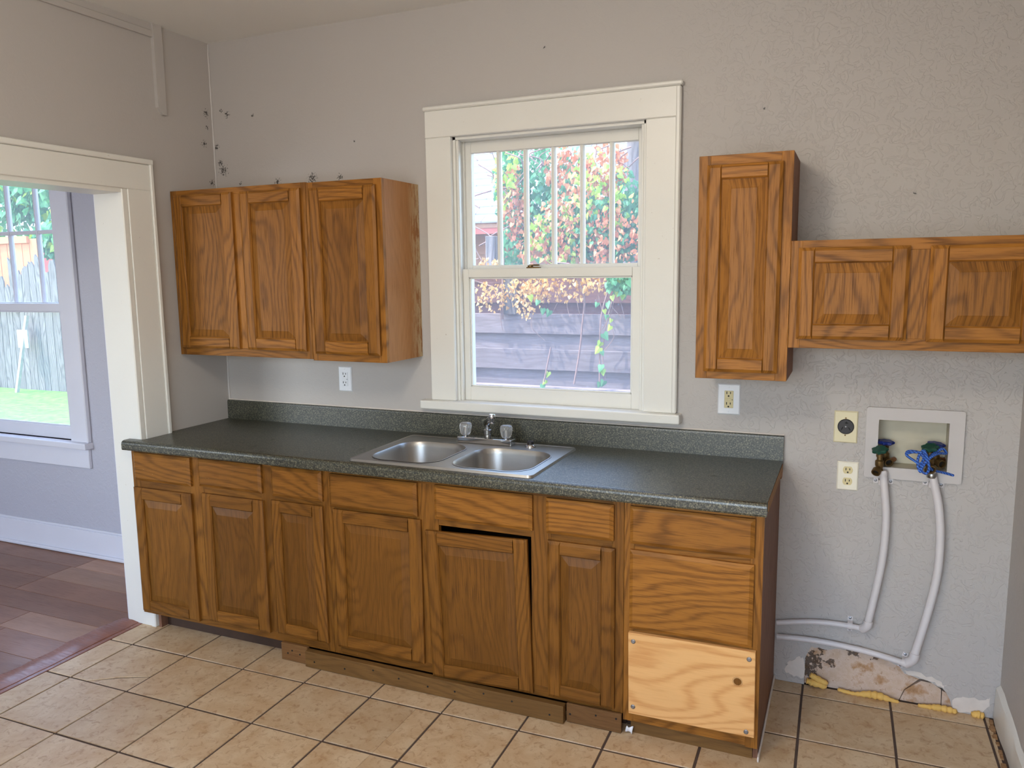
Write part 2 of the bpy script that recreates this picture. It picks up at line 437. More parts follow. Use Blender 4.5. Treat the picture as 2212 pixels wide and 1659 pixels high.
def spline(pts, n=8):
    pts = [Vector(p) for p in pts]; out = []
    for i in range(len(pts) - 1):
        p0, p1, p2, p3 = pts[max(i - 1, 0)], pts[i], pts[i + 1], pts[min(i + 2, len(pts) - 1)]
        for k in range(n):
            t = k / n
            out.append(0.5 * ((2 * p1) + (p2 - p0) * t + (2 * p0 - 5 * p1 + 4 * p2 - p3) * t * t + (3 * p1 - p0 - 3 * p2 + p3) * t ** 3))
    out.append(pts[-1]); return out
def ob(name, bm, mat, parent=None, smooth=False):
    me = bpy.data.meshes.new(name)
    bmesh.ops.recalc_face_normals(bm, faces=bm.faces)
    bm.to_mesh(me); bm.free()
    if smooth:
        for p in me.polygons: p.use_smooth = True
        try: me.set_sharp_from_angle(angle=math.radians(40))
        except Exception: pass
    me.materials.append(M[mat] if isinstance(mat, str) else mat)
    o = bpy.data.objects.new(name, me); COL.objects.link(o)
    if parent is not None:
        o.parent = parent
        o.matrix_parent_inverse = parent_world(parent).inverted()
    return o
def parent_world(p):
    m = Matrix.LocRotScale(p.location, p.rotation_euler, p.scale)
    if p.parent: m = parent_world(p.parent) @ p.matrix_parent_inverse @ m
    return m
def tag(o, label, cat=None, group=None, kind=None):
    o['label'] = label
    if cat: o['category'] = cat
    if group: o['group'] = group
    if kind: o['kind'] = kind
    return o
def thing(name, label, cat, loc, group=None, kind=None):
    o = bpy.data.objects.new(name, None); COL.objects.link(o); o.empty_display_size = 0.05
    o.location = loc
    return tag(o, label, cat, group, kind)
def struct(name, bm, mat, label, cat):
    return tag(ob(name, bm, mat), label, cat, kind='structure')

# ------------------------------------------------------------------ room shell
CEIL = 2.765
XR = 3.515          # right wall
YF = -4.6           # wall behind the photographer
XN = -4.1           # far side of the next room
WO = (1.338, 2.195, 1.05, 2.218)      # kitchen window opening
W2 = (-2.25, -1.19, 0.68, 2.30)       # next-room window opening
WB = (3.066, 3.304, 0.903, 1.089)     # washer box recess

def fpx(cx, cy):   # crop-to-wall helper for the broken plaster outline
    v = hit(1640 + cx / 3.867, 1360 + cy / 3.867, 1, 0.0); return (v.x, max(0.0, v.z))
BREAK = [fpx(*c) for c in [(383, 240), (436, 140), (500, 150), (575, 172), (660, 160), (760, 165), (850, 180), (1010, 240), (1130, 290), (1190, 335), (1210, 365), (1330, 410), (1440, 445), (1530, 490), (1590, 580), (1612, 650)]]
bl_x = BREAK[0][0]; br_x = BREAK[-1][0] + 0.012
random.seed(4)
BR2 = []
for a, b in zip(BREAK, BREAK[1:]):
    BR2.append(a); BR2.append(((a[0] + b[0]) / 2 + random.uniform(-.006, .006), (a[1] + b[1]) / 2 + random.uniform(-.006, .006)))
BR2.append(BREAK[-1])
outer = [(0, 0), (bl_x, 0)] + BR2 + [(br_x, 0), (XR, 0), (XR, CEIL), (0, CEIL)]
wb = plate(newbm(), outer, [rect(*WO), rect(*WB)], 0.0, 0.02, MXZ)
wall_back = struct('wall_back', wb, 'paint_back', 'grey textured kitchen wall with the sink window', 'wall')
ob('wall_core', plate(newbm(), rect(-0.15, XR + .15, 0, CEIL), [rect(*WO), rect(*WB)], 0.052, 0.16, MXZ), 'plaster_core', wall_back)
ob('wall_core', plate(newbm(), rect(0, XR, 0.75, CEIL), [rect(*WO), rect(*WB)], 0.021, 0.052, MXZ), 'plaster_core', wall_back)

cb0 = newbm(); random.seed(12)
zs = [1.0 + 1.76 * i_ / 40 for i_ in range(41)]
tube(cb0, [(.003 + random.uniform(-.0015, .0015), -.003 + random.uniform(-.0015, .0015), z_) for z_ in zs], [random.uniform(.003, .0055) for _ in zs], 6)
ob('corner_bead', cb0, 'frame_paint', wall_back, True)
# exposed plaster chunks behind the broken skim coat
def poly(cs): return [fpx(*c) for c in cs]
ch1 = poly([(375, 470), (375, 130), (870, 165), (1020, 230), (1200, 330), (1350, 418), (1212, 513), (1165, 640)])
ch2 = poly([(1172, 640), (1219, 517), (1355, 443), (1450, 462), (1522, 515), (1516, 690)])
ch3 = poly([(1523, 690), (1530, 525), (1620, 570), (1640, 700)])
for cpoly in (ch1, ch2, ch3):
    zmin = 0.0
    cpoly = [(x, max(z, 0.0)) for x, z in cpoly]
    cpoly[0] = (cpoly[0][0], 0.0); cpoly[-1] = (cpoly[-1][0], 0.0)
    tag(ob('plaster_chunk', plate(newbm(), cpoly, [], 0.013, 0.05, MXZ), 'exposed_plaster', wall_back), 'mouldy bare plaster')
# peeled white paint left of the hole and along its right edge
for cs in ([(210, 330), (250, 260), (330, 220), (372, 250), (372, 400), (290, 390), (225, 360)], [(1625, 690), (1612, 590), (1700, 560), (1880, 590), (1930, 560), (1925, 640), (1850, 700)],
           [(1215, 340), (1320, 352), (1480, 420), (1560, 470), (1545, 490), (1440, 435), (1330, 395), (1225, 362)]):
    pp = []
    for c0, c1 in zip(cs, cs[1:] + cs[:1]):
        for f in (0, .25, .5, .75):
            k_ = 0 if f == 0 else 12
            pp.append(fpx(c0[0] + (c1[0] - c0[0]) * f + random.uniform(-k_, k_), c0[1] + (c1[1] - c0[1]) * f + random.uniform(-k_, k_)))
    ob('peeled_paint', plate(newbm(), pp, [], -0.0008, 0.002, MXZ), 'caulk_white', wall_back)

# left partition with the cased opening
DO = (-1.78, -0.56, 2.02)     # y from, y to, head height
outl = [(YF, 0), (DO[0], 0), (DO[0], DO[2]), (DO[1], DO[2]), (DO[1], 0), (0, 0), (0, CEIL), (YF, CEIL)]
wall_left = struct('wall_left', plate(newbm(), outl, [], -0.15, 0.0, MYZ), 'paint_left', 'grey partition wall with the cased opening to the next room', 'wall')
struct('wall_right', bx(XR, XR + .15, YF, 0.16, 0, CEIL), 'paint_plain', 'grey wall at the right edge beside the washer hookup', 'wall')
RO = (1.1, 3.3, 0.6, 2.3)
struct('wall_front', plate(newbm(), rect(XN, XR, 0, CEIL), [rect(*RO), rect(-3.0, -1.2, .75, 2.25)], YF - .15, YF, MXZ), 'paint_plain', 'grey wall behind the camera with two wide openings', 'wall')  # next-room hole is cut for the added fill light
struct('wall_back.001', plate(newbm(), rect(XN, -0.15, 0, CEIL), [rect(*W2)], 0.0, 0.16, MXZ), 'paint_next', 'lavender grey window wall of the next room', 'wall')
struct('wall_left.001', plate(newbm(), rect(YF, 0.16, 0, CEIL), [], XN - .15, XN, MYZ), 'paint_next', 'far lavender wall of the next room', 'wall')
struct('ceiling', bx(XN - .2, XR + .2, YF - .2, 0.35, CEIL, CEIL + .2), 'ceiling_paint', 'pale painted ceiling', 'ceiling')

# cover strip under the ceiling on the partition
tr = thing('trim_1', 'wall coloured L shaped cover strip below the ceiling left of the corner', 'trim', (0.0, -0.33, 2.4), kind='structure')
ob('rail', bx(0, .014, YF, -.347, 2.705, 2.735, bev=.003), 'paint_left', tr)
ob('rail', bx(0, .008, YF, -.347, 2.735, CEIL), 'paint_left', tr)
ob('post', plate(newbm(), [(-.35, 2.40), (-.322, 2.372), (-.302, 2.372), (-.30, CEIL), (-.35, CEIL)], [], 0, .018, MYZ), 'paint_left', tr)

# cased opening
tr = thing('trim_2', 'white painted casing around the opening to the next room', 'door casing', (0.0, -0.5, 0.0), kind='structure')
def casing_y(name, y0, y1, z0, z1, x1=.02): return ob(name, bx(0.0, x1, y0, y1, z0, z1, bev=.003), 'trim_white', tr)
casing_y('side_casing', -.557, -.432, 0, DO[2])
casing_y('side_bead', -.432, -.414, 0, DO[2] + .135, .028)
casing_y('side_casing', DO[0] - .125, DO[0], 0, DO[2])
casing_y('head_casing', DO[0] - .125, -.432, DO[2], DO[2] + .115)
casing_y('head_bead', DO[0] - .14, -.414, DO[2] + .115, DO[2] + .138, .03)
ob('jamb', bx(-.168, .012, -.576, -.557, 0, DO[2]), 'trim_white', tr)
ob('jamb', bx(-.168, .012, DO[0], DO[0] + .018, 0, DO[2]), 'trim_white', tr)
ob('head_jamb', bx(-.168, .012, DO[0], -.56, DO[2] - .018, DO[2]), 'trim_white', tr)
ob('stop_bead', bx(-.012, .016, -.586, -.556, 0, DO[2], bev=.004), 'trim_white', tr)
ob('far_casing', bx(-.19, -.15, -.56, -.44, 0, DO[2] + .12), 'trim_lavender', tr)

# ------------------------------------------------------------------ floors
PT, OX, OY, TI = 0.3117, 0.053, -0.7517, 0.0153
random.seed(11)
floor = struct('floor', bx(-0.085, XR, YF, 0.05, -0.06, -0.0035), 'grout', 'beige ceramic tile kitchen floor with dark grout', 'floor')
def clip(polyg, fn):
    out = []
    for i in range(len(polyg)):
        a, b = polyg[i], polyg[(i + 1) % len(polyg)]
        da, db = fn(a), fn(b)
        if da >= 0: out.append(a)
        if (da >= 0) != (db >= 0):
            t = da / (da - db); out.append((a[0] + t * (b[0] - a[0]), a[1] + t * (b[1] - a[1])))
    return out
ct, st = math.cos(TI), math.sin(TI)
def gridpt(a, b): return (OX + ct * a - st * b, OY + st * a + ct * b)
def tile_poly(pts, z=0.0):
    for fn in (lambda q: q[0] + .078, lambda q: XR - .028 - q[0], lambda q: -.001 - q[1], lambda q: q[1] - YF):
        pts = clip(pts, fn)
        if len(pts) < 3: return
    ar = sum(pts[i][0] * pts[(i + 1) % len(pts)][1] - pts[(i + 1) % len(pts)][0] * pts[i][1] for i in range(len(pts)))
    if abs(ar) < 2e-4: return
    bm = newbm()
    n = len(pts); cx = sum(p[0] for p in pts) / n; cy = sum(p[1] for p in pts) / n
    lo = [bm.verts.new((p[0], p[1], -0.03)) for p in pts]
    mi = [bm.verts.new((p[0], p[1], z - 0.0015)) for p in pts]
    def ins(p):
        dx, dy = cx - p[0], cy - p[1]; d = math.hypot(dx, dy) or 1
        return (p[0] + dx / d * .0012, p[1] + dy / d * .0012)
    hi = [bm.verts.new((*ins(p), z)) for p in pts]
    bm.faces.new(hi)
    for A, B_ in ((lo, mi), (mi, hi)):
        for i in range(n): bm.faces.new((A[i], A[(i + 1) % n], B_[(i + 1) % n], B_[i]))
    return ob('tile', bm, 'ceramic_tile', floor)
for i in range(-1, 12):
    for j in range(-3, 13):
        g = 0.0036 + random.uniform(-.0006, .0016); h = 0.0046 + random.uniform(-.0008, .0016)
        a0, a1 = i * PT + g, (i + 1) * PT - g
        b1, b0 = -j * PT - h, -(j + 1) * PT + h
        if (i, j) == (0, 0):        # the cracked tile: a sliver broken off its far right side
            c0 = (a0 + .085, b0); c1 = (a0 + .19, b0 + .07); c2 = (a1, b0 + .12)
            tile_poly([gridpt(*q) for q in ((a0, b0), c0, c1, c2, (a1, b1), (a0, b1))])
            d = .004
            tile_poly([gridpt(*q) for q in ((c0[0] + d, b0), (a1, b0), (c2[0], c2[1] - d), (c1[0] + d, c1[1] - d))], -.003)
        elif (i, j) in ((4, 0), (4, 1)):   # hairline crack across two tiles
            m0 = a0 + .20 if j == 0 else a0 + .185; m1 = a0 + .205 if j == 0 else a0 + .20
            tile_poly([gridpt(*q) for q in ((a0, b0), (m0, b0), (m1, b1), (a0, b1))])
            tile_poly([gridpt(*q) for q in ((m0 + .0012, b0), (a1, b0), (a1, b1), (m1 + .0012, b1))])
        else:
            tile_poly([gridpt(*q) for q in ((a0, b0), (a1, b0), (a1, b1), (a0, b1))])

floor2 = struct('floor.001', bx(XN, -0.19, YF, 0.0, -0.06, -0.012), 'soil', 'reddish brown laminate plank floor of the next room', 'floor')
random.seed(5)
row = 0; y = -0.004
while y > -3.3:
    x = -0.195
    ln = random.uniform(0.3, 1.2)
    while x > XN:
        x2 = max(XN, x - ln)
        ob('plank', bx(x2 + .0012, x - .0012, y - .168, y - .0012, -.012, -.002, bev=.0009), random.choice(['laminate_plank', 'laminate_plank', 'laminate_plank_pale']), floor2)
        x = x2; ln = 1.2
    y -= .169
thr = thing('trim_3', 'worn reddish threshold strip between tile and laminate floor', 'threshold', (-.14, -1.1, 0), kind='structure')
tb = newbm(); N = 26
def wav(i, s): return math.sin(i * 1.7 + s) * .006 + math.sin(i * .61 + 2 * s) * .008
for i in range(N):
    pass
rows = []
for i in range(N + 1):
    yy = -.57 - i * (1.78 - .57) / N
    rows.append([tb.verts.new(q) for q in ((-.235 + wav(i, 1), yy, -.001), (-.205 + wav(i, 2), yy, .006 + .002 * math.sin(i * 2.3)), (-.145 + wav(i, 3) * .6, yy, .007 + .0025 * math.sin(i * 1.9 + 1)), (-.108 + wav(i, 4) * .3, yy, .003), (-.104 + wav(i, 4) * .3, yy, -.004))])
for a, b in zip(rows, rows[1:]):
    for k in range(4): tb.faces.new((a[k], a[k + 1], b[k + 1], b[k]))
ob('torn_film', tb, 'threshold_wood', thr, True)
ob('strip', bx(-.106, -.082, -1.77, -.575, -.03, .001, bev=.0015), 'threshold_wood', thr)
ob('strip_base', bx(-.24, -.08, -1.78, -.56, -.05, -.006), 'toe_dark', thr)

# baseboards
bbn = thing('baseboard_back', 'white tall baseboard with shoe moulding in the next room', 'baseboard', (-1, -.01, 0), kind='structure')
ob('board', bx(XN, -.152, -.018, 0, 0, .155, bev=.003), 'trim_lavender', bbn)
ob('shoe_moulding', bx(XN, -.152, -.034, -.018, 0, .022, bev=.006), 'trim_lavender', bbn)
ob('cap', bx(XN, -.152, -.012, 0, .155, .168, bev=.003), 'trim_lavender', bbn)
bbr = thing('baseboard_right', 'chipped white baseboard on the wall right of the washer hookup', 'baseboard', (XR, -1, 0), kind='structure')
rb = newbm(); pv = None
for i in range(60):
    yy = -.004 - i * .078; w = .013 + .003 * math.sin(i * 1.3)
    zt = .122 + .006 * math.sin(i * .9) + .004 * math.sin(i * 2.2)
    cur = [rb.verts.new(q) for q in ((XR, yy, zt + .012), (XR - w, yy, zt), (XR - w - .004, yy, .01), (XR - w, yy, 0), (XR, yy, 0))]
    if pv:
        for k in range(4): rb.faces.new((pv[k], pv[k + 1], cur[k + 1], cur[k]))
    pv = cur
ob('board', rb, 'trim_white', bbr, True)
rub = newbm(); random.seed(3)
for i in range(70):
    yy = -random.uniform(.03, 1.2); s = random.uniform(.004, .011)
    box(rub, XR - .026 - s + random.uniform(-.004, .006), XR - .02, yy - s, yy + s, -.004, random.uniform(.001, .007))
tag(ob('grout_crumbs', rub, 'particle_board', bbr), 'crumbled mortar in the gap', kind='stuff')

# ------------------------------------------------------------------ windows
def window(name, label, O, glass_lo, glass_hi, meet, munt, hm, mat, cas_l, cas_r, head, stool, apron):
    x0, x1, z0, z1 = O
    w = thing(name, label, 'window', ((x0 + x1) / 2, 0, z0), kind='structure')
    # casing
    ob('side_casing', bx(cas_l, x0, -.024, 0, stool[3], z1, bev=.003), mat, w)
    ob('side_casing', bx(x1, cas_r, -.024, 0, stool[3], z1, bev=.003), mat, w)
    ob('head_casing', bx(cas_l, cas_r, -.026, 0, z1, head - .018, bev=.003), mat, w)
    ob('head_cap', bx(cas_l - .006, cas_r + .012, -.034, 0, head - .018, head, bev=.005), mat, w)
    ob('edge_bead', bx(cas_r - .014, cas_r + .006, -.03, 0, stool[3], head - .018, bev=.005), mat, w)
    ob('stool', bx(stool[0], stool[1], -.055, .03, stool[2], stool[3], bev=.006, seg=2), mat, w)
    if apron: ob('apron', bx(stool[0] + .02, stool[1] - .02, -.02, 0, apron, stool[2], bev=.003), mat, w)
    # jamb lining
    j = .012
    for (a, b, c, d) in ((x0, x0 + j, z0, z1), (x1 - j, x1, z0, z1), (x0, x1, z1 - j, z1), (x0, x1, z0, z0 + j)):
        ob('jamb', bx(a, b, 0, .165, c, d), mat, w)
    for (a, b) in ((x0 + j, x0 + j + .012), (x1 - j - .012, x1 - j)):
        ob('stop_bead', bx(a, b, .004, .026, z0 + j, z1 - j, bev=.003), mat, w)
        ob('parting_bead', bx(a, b - .002, .066, .074, z0 + j, z1 - j), mat, w)
    # lower sash
    gl, gr, gb, gt = glass_lo
    sx0, sx1 = x0 + j + .001, x1 - j - .001
    ls = ob('lower_sash', bx(sx0, gl, .03, .064, z0 + j, meet[1], bev=.002), mat, w)
    ob('stile', bx(gr, sx1, .03, .064, z0 + j, meet[1], bev=.002), mat, ls)
    ob('bottom_rail', bx(gl, gr, .03, .064, z0 + j, gb, bev=.002), mat, ls)
    ob('meeting_rail', bx(gl, gr, .028, .066, gt, meet[1], bev=.002), mat, ls)
    ob('pane', bx(gl - .004, gr + .004, .046, .049, gb - .004, gt + .004), 'window_glass', ls)
    for (a, b, c, d) in ((gl, gl + .007, gb, gt), (gr - .007, gr, gb, gt), (gl, gr, gb, gb + .007), (gl, gr, gt - .007, gt)):
        ob('putty', bx(a, b, .037, .046, c, d, bev=.002), mat, ls)
    # upper sash
    gl, gr, gb, gt = glass_hi
    us = ob('upper_sash', bx(sx0, gl, .076, .108, gb - .035, z1 - j, bev=.002), mat, w)
    ob('stile', bx(gr, sx1, .076, .108, gb - .035, z1 - j, bev=.002), mat, us)
    ob('top_rail', bx(gl, gr, .076, .108, gt, z1 - j, bev=.002), mat, us)
    ob('bottom_rail', bx(gl, gr, .076, .108, gb - .035, gb, bev=.002), mat, us)
    for mx in munt:
        ob('muntin', frust(newbm(), mx - .0105, mx + .0105, gb, gt, .106, .09, .08, .005, .005, 0, 0), mat, us)
    edges = [gl] + munt + [gr]
    for a, b in zip(edges, edges[1:]):
        ob('pane', bx(a, b, .095, .098, gb - .003, gt + .003), 'window_glass', us)
    if hm:
        for a, b in zip(edges, edges[1:]):
            ob('crossbar', bx(a + .0105, b - .0105, .08, .106, hm - .011, hm + .011, bev=.003), mat, us)
    ob('outer_sill', bx(x0 - .05, x1 + .05, .13, .24, z0 - .05, z0 - .005), mat, w)
    return w, ls
w1, ls1 = window('window_1', 'white double hung kitchen window with six narrow panes over one above the sink', WO,
       (1.388, 2.132, 1.125, 1.614), (1.388, 2.142, 1.668, 2.158), (1.614, 1.652), [1.515, 1.642, 1.770, 1.898, 2.026], None,
       'trim_white', 1.214, 2.325, 2.350, (1.168, 2.350, 1.024, 1.064), None)
lb = newbm(); box(lb, 1.665, 1.725, .03, .052, 1.652, 1.657, bev=.001); lathe(lb, [(.012, 0), (.012, .006), (.007, .009)], (1.68, .041, 1.657)); box(lb, 1.675, 1.722, .036, .046, 1.662, 1.668, bev=.002)
tag(ob('sash_latch', lb, 'brass', w1), 'old metal latch on the meeting rail')
window('window_2', 'white double hung window with small grid panes in the next room', W2,
       (-2.20, -1.24, .765, 1.445), (-2.20, -1.24, 1.495, 2.225), (1.445, 1.49), [-1.955, -1.708, -1.462], 1.905,
       'trim_lavender', -2.38, -1.05, 2.42, (-2.43, -1.04, .655, .692), .538)

# ------------------------------------------------------------------ cabinetry
def ooak(sfx): return 'oak_v' + sfx, 'oak_h' + sfx, 'oak_panel' + sfx
def door(parent, x0, x1, z0, z1, yb, sfx, th=.020, sw=.055, rot=0.0, label=None):
    V, H, Pn = ooak(sfx)
    yf = yb - th; ym = yf + .007; c = .011
    pm = newbm()
    ix0, ix1, iz0, iz1 = x0 + sw, x1 - sw, z0 + sw, z1 - sw
    # raised field with sloped margin
    frust(pm, ix0 - .004, ix1 + .004, iz0 - .004, iz1 + .004, yb - .002, yf + .0115, yf + .0115)
    b2 = .030
    v = []
    for (y, d) in ((yf + .0114, .002), (yf + .0035, b2), (yf + .0022, b2 + .003)):
        v.append([pm.verts.new(q) for q in ((ix0 + d, y, iz0 + d), (ix1 - d, y, iz0 + d), (ix1 - d, y, iz1 - d), (ix0 + d, y, iz1 - d))])
    for a, b in zip(v, v[1:]):
        for k in range(4): pm.faces.new((a[k], a[(k + 1) % 4], b[(k + 1) % 4], b[k]))
    pm.faces.new(v[-1])
    d = ob('door', pm, Pn, parent)
    if label: d['label'] = label
    ob('stile', frust(newbm(), x0, ix0, z0, z1, yb, ym, yf, c, .005, c, c), V, d)
    ob('stile', frust(newbm(), ix1, x1, z0, z1, yb, ym, yf, .005, c, c, c), V, d)
    ob('rail', frust(newbm(), ix0, ix1, z0, iz0, yb, ym, yf, 0, 0, c, .005), H, d)
    ob('rail', frust(newbm(), ix0, ix1, iz1, z1, yb, ym, yf, 0, 0, .005, c), H, d)
    if rot:
        R = Matrix.Translation(Vector((x0, yb, z0))) @ Matrix.Rotation(rot, 4, 'Y') @ Matrix.Translation(-Vector((x0, yb, z0)))
        pw = parent_world(parent)
        d.matrix_parent_inverse = pw.inverted() @ R
    return d
def drawer(parent, x0, x1, z0, z1, yb, sfx, th=.020):
    return ob('drawer_front', frust(newbm(), x0, x1, z0, z1, yb, yb - th + .008, yb - th, .013, .013, .013, .013), 'oak_h' + sfx, parent)
def frame(parent, stiles, rails, yb, yf, sfx):
    for (a, b, c, d) in stiles: ob('face_stile', bx(a, b, yf, yb, c, d, bev=.0008), 'oak_v' + sfx, parent)
    for (a, b, c, d) in rails: ob('face_rail', bx(a, b, yf + .0004, yb, c, d, bev=.0008), 'oak_h' + sfx, parent)
def carcass(parent, x0, x1, z0, z1, yf, side='oak_side', inner='oak_side'):
    t = .014
    ob('side_panel', bx(x0, x0 + t, yf, -.002, z0, z1), side, parent)
    ob('side_panel', bx(x1 - t, x1, yf, -.002, z0, z1), side, parent)
    ob('bottom_panel', bx(x0 + t, x1 - t, yf, -.002, z0 + .012, z0 + .024), inner, parent)
    ob('top_panel', bx(x0 + t, x1 - t, yf, -.002, z1 - .018, z1 - .006), inner, parent)
    ob('back_panel', bx(x0 + t, x1 - t, -.008, -.002, z0 + .024, z1 - .018), inner, parent)

# wall cabinets
U = -.285; UF = -.305
c = thing('wall_cabinet', 'two door oak wall cabinet in the corner above the counter', 'cabinet', (.39, 0, 1.265), 'oak wall cabinets')
carcass(c, .004, .778, 1.265, 2.030, U)
frame(c, [(.004, .040, 1.265, 2.03), (.376, .430, 1.303, 2.0), (.748, .778, 1.265, 2.03)], [(.04, .748, 1.265, 1.303), (.04, .748, 2.0, 2.03)], U, UF, '')
door(c, .030, .378, 1.300, 2.008, UF, ''); door(c, .427, .755, 1.300, 2.006, UF, '')
c = thing('wall_cabinet', 'single door oak wall cabinet beside the window, scraped varnish on its side', 'cabinet', (.97, 0, 1.26), 'oak wall cabinets')
carcass(c, .780, 1.161, 1.260, 2.027, U)
frame(c, [(.780, .815, 1.26, 2.027), (1.122, 1.161, 1.26, 2.027)], [(.815, 1.122, 1.26, 1.30), (.815, 1.122, 1.995, 2.027)], U, UF, '')
door(c, .803, 1.137, 1.292, 2.001, UF, '', sw=.058)
c = thing('wall_cabinet', 'tall narrow golden oak wall cabinet right of the window', 'cabinet', (2.61, 0, 1.25), 'oak wall cabinets')
carcass(c, 2.454, 2.765, 1.250, 2.023, U, 'veneer_worn')
frame(c, [(2.454, 2.494, 1.25, 2.023), (2.727, 2.765, 1.25, 2.023)], [(2.494, 2.727, 1.25, 1.29), (2.494, 2.727, 1.98, 2.023)], U, UF, '_gold')
door(c, 2.484, 2.734, 1.277, 1.990, UF, '_gold', sw=.05)
c = thing('wall_cabinet', 'short wide oak wall cabinet above the washer hookup', 'cabinet', (3.14, 0, 1.367), 'oak wall cabinets')
carcass(c, 2.766, 3.510, 1.367, 1.727, U)
frame(c, [(2.766, 2.802, 1.367, 1.727), (3.115, 3.192, 1.405, 1.69), (3.465, 3.51, 1.367, 1.727)], [(2.802, 3.465, 1.367, 1.405), (2.802, 3.465, 1.69, 1.727)], U, UF, '_gold')
door(c, 2.791, 3.126, 1.399, 1.703, UF, '_gold', sw=.052); door(c, 3.183, 3.490, 1.397, 1.701, UF, '_gold', sw=.052)

# base cabinets
BY, BF = -.572, -.592
TOP = .8595
def base_box(c, x0, x1, left=False, right=False):
    t = .016
    if left: ob('side_panel', bx(.024, .04, BY, -.002, .0, TOP), 'veneer_worn', c)
    else: ob('side_panel', bx(x0 + .001, x0 + t, BY, -.002, .075, TOP), 'veneer_worn', c)
    if right:
        ob('side_panel', bx(x1 - t, x1, BY + .0005, -.002, .0, TOP), 'veneer_worn', c)
    else: ob('side_panel', bx(x1 - t, x1 - .001, BY, -.002, .075, TOP), 'veneer_worn', c)
    ob('bottom_panel', bx(max(x0 + t, .041), x1 - t, BY, -.002, .08, .094), 'toe_dark', c)
    ob('back_panel', bx(max(x0 + t, .041), x1 - t, -.01, -.002, .094, TOP), 'toe_dark', c)
    ob('toe_kick', bx(max(x0, .0245), x1 - .002, -.535, -.52, 0, .08), 'toe_dark', c)
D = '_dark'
c = thing('base_cabinet', 'dark oak base cabinet with three drawers over three doors beside the opening', 'cabinet', (.5, -.3, 0), 'oak base cabinets')
base_box(c, -.045, 1.040, left=True)
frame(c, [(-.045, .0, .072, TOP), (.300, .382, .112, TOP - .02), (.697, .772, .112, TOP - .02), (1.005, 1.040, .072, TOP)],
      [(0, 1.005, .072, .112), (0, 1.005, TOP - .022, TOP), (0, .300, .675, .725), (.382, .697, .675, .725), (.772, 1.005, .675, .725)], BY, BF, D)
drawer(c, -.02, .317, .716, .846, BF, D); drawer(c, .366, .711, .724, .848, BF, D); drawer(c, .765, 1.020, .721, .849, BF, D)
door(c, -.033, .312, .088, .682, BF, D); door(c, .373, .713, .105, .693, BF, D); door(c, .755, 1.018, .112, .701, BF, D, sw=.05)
c = thing('base_cabinet', 'oak sink base cabinet with three doors, one door hanging low', 'cabinet', (1.66, -.3, 0), 'oak base cabinets')
base_box(c, 1.041, 2.274)
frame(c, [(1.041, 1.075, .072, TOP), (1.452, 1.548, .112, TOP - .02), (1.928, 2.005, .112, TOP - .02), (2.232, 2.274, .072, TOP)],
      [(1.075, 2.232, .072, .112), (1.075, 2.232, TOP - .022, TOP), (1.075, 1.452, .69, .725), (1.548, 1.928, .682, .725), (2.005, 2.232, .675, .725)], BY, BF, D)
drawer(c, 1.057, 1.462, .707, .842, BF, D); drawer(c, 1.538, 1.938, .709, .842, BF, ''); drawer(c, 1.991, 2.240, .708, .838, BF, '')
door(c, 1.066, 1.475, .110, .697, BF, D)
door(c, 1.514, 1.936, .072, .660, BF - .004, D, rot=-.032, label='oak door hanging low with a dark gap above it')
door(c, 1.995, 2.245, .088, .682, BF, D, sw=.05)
c = thing('base_cabinet', 'oak drawer base with a raw pine board screwed over its bottom drawer', 'cabinet', (2.5, -.3, 0), 'oak base cabinets')
base_box(c, 2.275, 2.735, right=True)
frame(c, [(2.275, 2.312, .05, TOP), (2.695, 2.735, .045, TOP)], [(2.312, 2.695, .05, .1), (2.312, 2.695, TOP - .022, TOP), (2.312, 2.695, .675, .72), (2.312, 2.695, .38, .415)], BY, BF, '')
drawer(c, 2.298, 2.708, .709, .841, BF, ''); drawer(c, 2.298, 2.709, .404, .687, BF, '_gold')
ob('toe_board', bx(2.30, 2.718, -.578, -.564, 0, .05), 'kick_wood', c)
# pine board
pb = ob('pine_board', bx(2.298, 2.724, -.019, 0, .092, .392, bev=.0015), 'pine', c)
pb['label'] = 'raw pine board with a knot and four screws'
pw = parent_world(c)
pb.matrix_parent_inverse = pw.inverted() @ Matrix.Translation((0, BF - .001, 0)) @ Matrix.Translation((2.5, 0, .24)) @ Matrix.Rotation(-.012, 4, 'Y') @ Matrix.Translation((-2.5, 0, -.24))
for (sx, sz) in ((2.315, .360), (2.703, .368), (2.316, .118), (2.700, .112)):
    s = ob('screw', lathe(newbm(), [(.008, 0), (.008, .002), (.005, .004)], (sx, BF - .020, sz), (0, -1, 0), 14), 'screw_steel', pb)
k = ob('knot', lathe(newbm(), [(.013, 0), (.012, .0008), (.004, .001)], (2.668, BF - .0196, .283), (0, -1, 0), 16), 'oak_panel_dark', pb)
ob('knot_ring', lathe(newbm(), [(.018, 0), (.0175, .0004)], (2.668, BF - .0196, .283), (0, -1, 0), 16), 'threshold_wood', pb)
ob('caulk', bx(2.736, 2.742, -.596, -.004, 0, .02, bev=.002), 'caulk_white', c)

